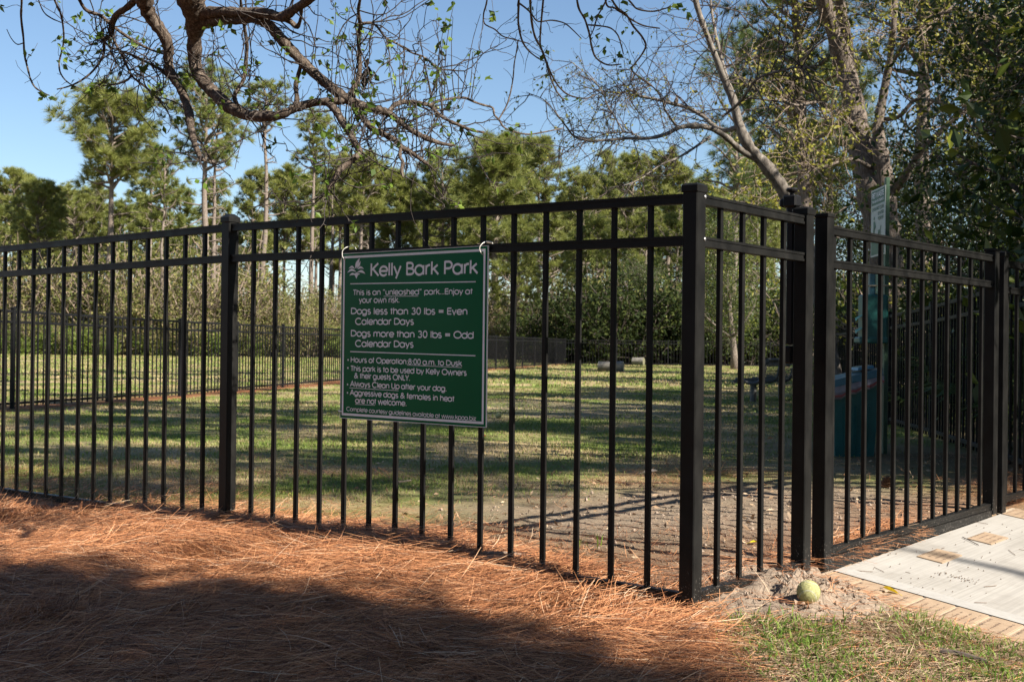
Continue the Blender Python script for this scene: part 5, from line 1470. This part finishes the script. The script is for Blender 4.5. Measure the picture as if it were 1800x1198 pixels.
# the pear tree whose limbs hang over the fence; its trunk stands out of view on the left
R = np.random.default_rng(103)
pear = thing("pear_tree", "tree overhanging the fence at top left, thick curving limbs and tangled leafy twigs", "tree")
tr, tw, lv = MB(), MB(), MB()
LP = []
def L(pts, s=8, mbx=None, k=5):
    q = limb(mbx if mbx is not None else tr, pts, nd, s, k); LP.append(q); return q
b1 = L([(318, -150, 27), (322, -80, 26), (330, -30, 25), (336, 0, 23), (344, 30, 20), (342, 60, 14), (342, 90, 12), (344, 118, 11.5), (360, 146, 11.5), (385, 172, 11), (405, 190, 10.5), (430, 201, 9.5), (460, 205, 9), (490, 203, 8), (520, 190, 7.5), (550, 181, 7), (590, 178, 6.5), (612, 178, 5)], 12)
b2 = L([(345, 28, 14), (370, 22, 10), (400, 21, 9), (430, 22, 9), (465, 23, 9), (495, 30, 9), (515, 18, 8), (540, 2, 7.5), (565, -20, 7), (610, -70, 6)], 10)
b3 = L([(350, 40, 13), (385, 36, 9), (420, 34, 9), (450, 33, 9), (472, 44, 9.5), (492, 66, 9.5), (512, 88, 9.5), (535, 112, 9.5), (556, 132, 9.5), (580, 152, 9.5), (604, 170, 9.5), (630, 184, 8.5), (660, 192, 7.5), (685, 200, 6.5), (705, 216, 5.5), (728, 232, 5), (750, 243, 4.5), (775, 252, 3.5), (800, 256, 2)], 10)
b4 = L([(262, -110, 18), (256, -50, 16), (254, 0, 15), (262, 24, 12), (274, 42, 11), (288, 62, 10.5), (296, 84, 9.5), (296, 108, 8.5), (300, 128, 8.5), (314, 150, 8), (326, 176, 7.5), (333, 202, 7), (336, 228, 6.5), (343, 254, 5.5), (352, 276, 4.5), (360, 283, 2)], 10)
b5 = L([(574, 178, 8), (590, 194, 7), (602, 214, 6.5), (616, 236, 6), (627, 256, 6), (632, 268, 6), (618, 282, 5.5), (600, 296, 5.5), (590, 312, 5), (580, 328, 4.5), (574, 338, 3)], 9)
b6 = L([(622, 184, 7), (636, 206, 5.5), (652, 224, 5.5), (674, 236, 5.2), (694, 246, 5), (706, 260, 4.5), (720, 266, 4), (734, 276, 3.6), (748, 286, 3.2), (753, 289, 2.5)], 8)
b7 = L([(704, 262, 3.2), (703, 275, 3), (708, 285, 3), (706, 300, 3), (709, 312, 1.5)], 6)
b8 = L([(684, 198, 5), (692, 186, 4.6), (706, 180, 4.4), (720, 179, 4.2), (740, 182, 4), (757, 186, 3.8), (770, 200, 3.2), (785, 210, 3), (805, 219, 2.8), (830, 229, 2.4), (851, 233, 2)], 7)
b9 = L([(756, 185, 3), (770, 178, 2.6), (790, 174, 2.4), (815, 172, 2.3), (835, 180, 2.1), (850, 185, 2), (866, 190, 2), (869, 202, 1.9), (878, 212, 1.8), (886, 224, 1.6), (905, 232, 1.5), (930, 236, 1.4), (962, 231, 1.3), (990, 225, 1)], 5)
b10 = L([(616, 168, 6), (622, 156, 5.5), (628, 146, 5), (632, 126, 4.2), (632, 100, 3.8), (630, 70, 3.6), (633, 42, 3.4), (630, 18, 3), (634, -10, 2.6), (636, -60, 2)], 7)
b11 = L([(634, 42, 2.6), (650, 40, 2.3), (662, 46, 2.1), (678, 66, 2), (700, 78, 1.8), (722, 92, 1.7), (745, 100, 1.6), (762, 114, 1.5), (778, 122, 1.4), (800, 123, 1.1)], 5)
b12 = L([(494, 30, 6), (510, 38, 5), (522, 47, 4.5), (528, 35, 3.2), (531, 12, 3), (536, -20, 2.5)], 6)
b13 = L([(425, 196, 4), (412, 170, 4, .05), (428, 140, 3.6, .1), (432, 110, 3.4, .1), (434, 80, 3.2, .1), (430, 50, 3, .1), (424, 10, 2.6, .1), (420, -40, 2, .1)], 6)
b14 = L([(520, 186, 5), (522, 172, 4.6), (520, 150, 4), (526, 126, 3.4), (530, 108, 2.6)], 6)
# bundle on the left, seen against the sky
c1 = L([(246, -60, 7), (242, -10, 6.5), (225, 12, 6), (205, 26, 5.5), (196, 48, 5), (194, 62, 4), (182, 70, 3.5), (180, 66, 3)], 7)
c2 = L([(182, 66, 3), (183, 90, 2.4), (176, 108, 2.2), (160, 128, 2), (140, 143, 1.8), (120, 152, 1.5), (100, 157, 1.1)], 5)
c3 = L([(128, -30, 3), (140, 0, 3), (152, 18, 3.4), (178, 28, 3.2), (196, 44, 3), (220, 62, 2.8), (246, 78, 2.6), (272, 90, 2.2), (300, 98, 1.8)], 5)
c4 = L([(36, -40, 2.4), (38, 0, 2.2), (37, 30, 2), (41, 66, 1.9), (43, 96, 1.8), (48, 118, 1.7), (54, 140, 1.6), (62, 154, 1.5), (76, 163, 1.3), (87, 168, 1)], 5)
c5 = L([(84, -40, 2.2), (96, 0, 2), (106, 22, 1.9), (111, 48, 1.8), (112, 72, 1.7), (108, 92, 1.6), (104, 110, 1.5), (106, 128, 1.4), (118, 144, 1.2), (138, 155, 1)], 5)
c6 = L([(41, 76, 1.2), (30, 78, 1.1), (20, 68, 1), (12, 52, .9)], 4)
c7 = L([(196, 60, 2.6), (205, 80, 2.4), (216, 100, 2.3), (226, 122, 2.2), (234, 136, 2), (252, 150, 1.8), (272, 168, 1.6), (290, 190, 1.3), (302, 210, 1)], 5)
c8 = L([(233, 132, 2), (222, 142, 1.9), (204, 148, 1.7), (181, 151, 1.3)], 5)
c9 = L([(210, 90, 2.6), (235, 98, 2.4), (262, 112, 2.2), (280, 122, 2), (296, 134, 1.6)], 5)
c10 = L([(150, -20, 1.6), (165, 20, 1.5), (172, 60, 1.4), (186, 68, 1.3)], 4)
c11 = L([(64, -10, 1.4), (76, 20, 1.3), (90, 32, 1.2), (108, 40, 1)], 4)
# limb above the frame that carries the hanging twigs on the right
up_ = L([(330, -90, 16), (420, -150, 14), (560, -190, 12), (720, -190, 10), (860, -160, 8), (980, -130, 6), (1090, -110, 5), (1190, -90, 3), (1280, -80, 2)], 8)
d_ = [[(862, -160, 2), (860, -60, 1.7), (856, 0, 1.5), (850, 25, 1.4), (852, 42, 1.3), (870, 52, 1.3), (884, 64, 1.2), (905, 70, 1.1), (930, 77, 1)],
 [(915, -140, 2.8), (914, -60, 2.4), (912, 0, 2.2), (911, 36, 2), (914, 58, 1.9), (920, 76, 1.7), (930, 90, 1.5), (945, 102, 1.3), (957, 108, 1)],
 [(934, -135, 2.6), (933, -50, 2.4), (932, 0, 2.2), (935, 40, 2.1), (941, 66, 2), (951, 84, 2), (960, 108, 2), (970, 132, 1.8), (984, 154, 1.6), (1002, 168, 1.5), (1030, 173, 1.3), (1046, 167, 1)],
 [(962, -132, 2.2), (958, -40, 2), (953, 20, 1.9), (950, 55, 1.8), (950, 80, 1.8), (958, 102, 1.7), (965, 128, 1.6), (977, 158, 1.5), (992, 178, 1.3)],
 [(1016, -120, 2.4), (1012, -40, 2.2), (1016, 10, 2), (1028, 34, 1.9), (1036, 60, 1.9), (1040, 82, 1.8), (1048, 102, 1.7), (1068, 114, 1.5), (1092, 113, 1.2)],
 [(1072, -112, 2.4), (1066, -30, 2.2), (1082, 10, 2), (1100, 25, 1.9), (1113, 46, 1.9), (1128, 64, 1.8), (1135, 80, 1.7), (1128, 96, 1.6), (1116, 112, 1.5), (1110, 122, 1.4), (1126, 138, 1.2), (1146, 152, 1)],
 [(913, 6, 1.8), (926, 16, 1.6), (934, 24, 1.5), (946, 38, 1.4), (970, 36, 1.3), (992, 41, 1.2), (1006, 52, 1.1), (1022, 68, .9)],
 [(1034, 44, 1.6), (1056, 46, 1.5), (1074, 50, 1.4), (1086, 62, 1.3), (1092, 80, 1.2), (1096, 96, .9)],
 [(1066, 0, 1.6), (1060, 12, 1.5), (1050, 30, 1.4), (1044, 50, 1.2), (1038, 64, 1)],
 [(1100, -108, 2), (1098, -20, 1.8), (1112, 8, 1.7), (1124, 17, 1.6), (1150, 20, 1.4), (1180, 12, 1.1)],
 [(1060, -112, 2), (1064, 0, 1.8), (1080, 14, 1.7), (1098, 26, 1.6), (1116, 38, 1.6), (1134, 46, 1.5), (1160, 50, 1.2)],
 [(876, 211, 1.6), (884, 198, 1.5), (892, 182, 1.4), (898, 160, 1.3), (902, 136, 1.3), (904, 112, 1.2), (908, 90, 1.1), (910, 72, .9)]]
for pts in d_: L(pts, 5)
# trunk and main crotch (out of view, above and left)
bp_ = b1[0]; base_ = np.array([-3.15, 3.6, float(hz(-3.15, 3.6)) - .05])
crotch = np.array([-2.75, 3.75, 2.0])
tr.tube(smooth_path([base_, base_ + [.05, .03, .8], crotch], 5), np.linspace(.17, .12, 11), 14)
for tgt, r_a in ((b1[0], .055), (b4[0], .042)):
    tr.tube(smooth_path([crotch - [0, 0, .1], crotch + (tgt - crotch) * .35 + [0, 0, .55], crotch + (tgt - crotch) * .75 + [0, 0, .5], tgt], 6), np.linspace(.09, r_a, 19), 10)
for p_ in (c1[0], c3[0], c4[0], c5[0], c10[0], c11[0]):
    tr.tube(smooth_path([crotch + [0.02, 0, .05], (crotch + p_) / 2 + [0, .1, .55], p_ + [0, 0, .1], p_], 5), np.linspace(.03, .005, 16), 6)
tr.build("limbs", M['bark_pear'], pear, True)
# water sprouts going straight up, curly side twigs, short spurs
tips = []
big = [b1[25:], b3[20:], b5, b6, b8, b2[10:], b9[:20]]
for i in range(46):
    p = big[R.integers(len(big))]; i0 = R.integers(0, len(p)); l = R.uniform(.08, .34)
    q = rpath(p[i0], [R.normal() * .12, R.normal() * .12, 1], l, 7, .06, .05); tw.tube(q, np.linspace(.0020, .0009, 8), 4, False)
    for j in range(1, 8):
        if R.random() < .7: s_ = rpath(q[j], rdir(1)[0] + [0, 0, .5], .012, 1, .1); tw.tube(s_, [.0012, .0008], 3)
    tips.append(q[-1])
allp = [b1[30:], b3[20:], b5, b6, b8, b10, b13, c1[10:], c7, c9, c3[15:], b2[15:], b11, b4[25:]]
for i in range(300):
    p = allp[R.integers(len(allp))]; i0 = R.integers(0, len(p) - 1); l = R.uniform(.08, .42)
    d = unit(unit(p[i0 + 1] - p[i0]) * .5 + rdir(1)[0] * [1, .8, 1] + [0, 0, -.25])
    q = rpath(p[i0], d, l, 9, .24, R.choice([-.06, .05, .12])); tw.tube(q, np.linspace(.0026, .0010, 10), 4, False)
    for j in range(R.integers(2, 6)):
        i1 = R.integers(2, 10); s_ = rpath(q[i1], unit(q[i1] - q[i1 - 1]) + rdir(1)[0] * 1.1, l * R.uniform(.12, .4), 5, .3, .06); tw.tube(s_, np.linspace(.0016, .0008, 6), 3, False)
        if R.random() < .4: tips.append(s_[-1])
    for j in range(2, 10, 2):
        s_ = rpath(q[j], rdir(1)[0], .012, 1, .1); tw.tube(s_, [.0016, .001], 3)
    if R.random() < .5: tips.append(q[-1])
for q in LP[-12:] + [c2, c4, c5, c7, c8, b9, b11]:
    for i in range(len(q) // 4):
        i0 = R.integers(4, len(q)); l = R.uniform(.01, .11)
        s_ = rpath(q[i0], rdir(1)[0] + [0, 0, -.2], l, 4, .25, .05); tw.tube(s_, np.linspace(.0014, .0008, 5), 3, False)
        if R.random() < .75: tips.append(s_[-1])
tw.build("twigs", M['twig_dark'], pear)
for t_ in tips:
    n_ = R.integers(2, 7)
    if R.random() < .62: continue
    leaf_quads(lv, t_ + R.normal(size=(n_, 3)) * .009, .026, .62, droop=(0, 0, -.35), var=.45)
lv.build("leaves", M['pear_leaf'], pear)
mb = MB(); P = at(645, 122, 4.5) + R.normal(size=(16, 3)) * [.012, .01, .022]; leaf_quads(mb, P, .04, .7, droop=(0, 0, -1)); mb.build("dead_leaf_cluster", plain("black_leaf", (.012, .008, .007), .9), pear)

# ------------------------------------------------------------------ trees out of view on the sunny side, whose shade falls on the foreground and lawn
R = np.random.default_rng(104)
def shade_tree(label, foot, patches, leaf, hrange, trunk_h, rmain=.16, mat='dark_leaf', sig=.17):
    """crown built from leaf clumps hung where they shade the ground patches (x, y, rx, ry, clumps)"""
    o = thing("evergreen_oak", label, "oak tree")
    tr, lv = MB(), MB(); gz = float(hz(*foot)); base_ = np.array([foot[0], foot[1], gz - .1])
    clumps = []
    for x, y, rx, ry, n in patches:
        for i in range(n):
            a = R.uniform(0, 6.28); r = math.sqrt(R.random()); h = R.uniform(*hrange)
            clumps.append(np.array([x + rx * r * math.cos(a), y + ry * r * math.sin(a), float(hz(x, y))]) + S * (h / S[2]))
    clumps = np.array(clumps); cen = clumps.mean(0)
    crotch = base_ + (cen - base_) * [.25, .25, 0] + [0, 0, trunk_h]
    tr.tube(smooth_path([base_, (base_ + crotch) / 2 + [.1, .05, 0], crotch], 5), np.linspace(rmain, rmain * .7, 11), 10)
    cx_, cy_ = project(clumps)
    seen = (clumps[:, 1] > .5) & (cx_ > -60) & (cx_ < 1860) & (cy_ > -60); clumps = clumps[~seen]
    for yy, xa, xb, zb_ in ((16.5, 3.0, 7.0, 10), (14.0, .5, 4.8, 7)):      # keep the sun on the oak and the leaning tree
        t_ = (clumps[:, 1] - yy) / (S[1] / S[2]); xx = clumps[:, 0] - t_ * S[0] / S[2]; zz = clumps[:, 2] - t_
        hit = (t_ > 0) & (xx > xa) & (xx < xb) & (zz > 1.8) & (zz < zb_) & (R.random(len(clumps)) < .8); clumps = clumps[~hit]
    hubs = clumps[R.choice(len(clumps), min(16, len(clumps)), False)]
    for hb in hubs:
        q = smooth_path([crotch, crotch + (hb - crotch) * .5 + [0, 0, .5], hb], 5); a, b = project(q)
        if not ((q[:, 1] > .5) & (a > -40) & (a < 1840) & (b > -40)).any(): tr.tube(q, np.linspace(rmain * .45, .02, 11), 6)
    for c in clumps:
        hb = hubs[np.argmin(((hubs - c) ** 2).sum(1))]
        if .05 < np.linalg.norm(hb - c) < 2.2: tr.tube(smooth_path([hb, (hb + c) / 2 + R.normal(size=3) * .15, c], 3), np.linspace(.02, .006, 7), 4)
        m = 46
        leaf_quads(lv, c + R.normal(size=(m, 3)) * sig, leaf, .5)
    tr.build("trunk", M['bark_oak'], o, True); lv.build("crown", M[mat], o)
def shade_edge(px):
    """photo row where the foreground shade begins"""
    return np.interp(px, [-300, 0, 130, 200, 300, 420, 560, 700, 800, 900, 1000, 1100, 1180, 1240], [960, 985, 985, 1012, 1035, 1020, 1018, 1045, 1085, 1090, 1115, 1140, 1150, 1230])
fg = []
while len(fg) < 640:
    x, y = R.uniform(-2.6, .75), R.uniform(.8, 4.7); z = float(hz(x, y))
    if y < .4: continue
    px, py = project(np.array([x, y, z]))
    yb = shade_edge(px) + 36 + 80 * max(0, float(wob(np.array([x, y]), 7, 25)))
    if py > yb and px < 1210: fg.append((x, y, .02, .02, 1))
shade_tree("evergreen oak out of view behind the photographer, shading the pine straw", (8.6, -2.6), fg, .10, (4.2, 6.2), 2.6, .2, sig=.11)
lawnp = []
for i in range(170):
    y = 6.2 + 34 * R.random() ** 1.4; x = R.uniform(-.42, .30) * y + .3; u1, u2 = R.uniform(.3, 1.6, 2)
    if abs(x - 1.4) < 1.3 and y < 7.6: continue
    lawnp.append((x, y, .15 * u1 * math.sqrt(y), .10 * u2 * math.sqrt(y), int((3 + y / 8) * max(.4, u1 * u2))))
lawnp += [(-2.6, 8.2, 1.6, .9, 26), (-4.2, 10.6, 2.0, 1.4, 30), (-1.6, 10.5, 1.4, .5, 16), (1.4, 22, 3.5, 1.2, 40), (3, 33, 5, 2, 50), (-5.6, 14, 2.6, 1.8, 44), (-3, 12.6, 2, .9, 30), (-4.4, 17, 2, 1.2, 30), (.5, 8.2, 1.1, .35, 10), (2.4, 9.6, 1.2, .8, 16)]
near_p = [p for p in lawnp if p[1] < 12]; far_p = [p for p in lawnp if p[1] >= 12]
shade_tree("evergreen oak out of view to the right, dappling the near lawn", (11.5, 4.2), near_p, .14, (6.5, 9.5), 3.4, .22)
shade_tree("evergreen oak out of view to the right, dappling the far lawn", (15.0, 12.5), far_p, .22, (8, 12), 4.0, .26)
# a bare bough of the same tree crosses the light on the path
pts = [gpt(*slab_ao(x, y)) for x, y in ((1470, 940), (1610, 968), (1720, 990), (1800, 1008), (1990, 1052))]
pts = [p + S * ((6.0 + .3 * i) / S[2]) for i, p in enumerate(pts)]
mb = MB(); mb.tube(smooth_path(pts + [np.array([10.4, .4, 6.2]), np.array([11.3, 3.4, 3.2])], 5), np.linspace(.014, .06, 31), 6)
bo_ = mb.build("bough", M['bark_oak'], bpy.data.objects["evergreen_oak.001"])
stand("evergreen_tree", "evergreen tree out of view to the right, shading the bin and the gate's far end", "evergreen tree", EV, 6.3, 6.9, 1.0, .85)
for i, (x, y) in enumerate(((-13, -6), (-9, -8.5), (-5, -7), (-1, -9), (3, -8), (-15, -1), (7, -11), (-11, -13))):  # unseen trees added to darken fence and sign reflections and ambient light
    stand("evergreen_tree", "unseen evergreen tree added behind the camera to darken reflections", "evergreen tree", EV2, x, y, i * 1.3, 1.15, "unseen trees added behind the camera")
stand("evergreen_tree", "thick dark evergreen filling the right edge behind the gate fence", "evergreen tree", EV, 5.05, 9.9, 4.0, .8)
for i, (x, y, sc) in enumerate(((4.7, 7.6, 1.4), (5.5, 7.2, 1.7), (6.6, 6.0, 1.5))):  # unseen shrubs added to keep the sun off the bin
    stand("shrub", "unseen glossy shrub added on the right to shade the bin", "shrub", UND, x, y, i * 1.9, sc, "unseen shrubs added on the right")
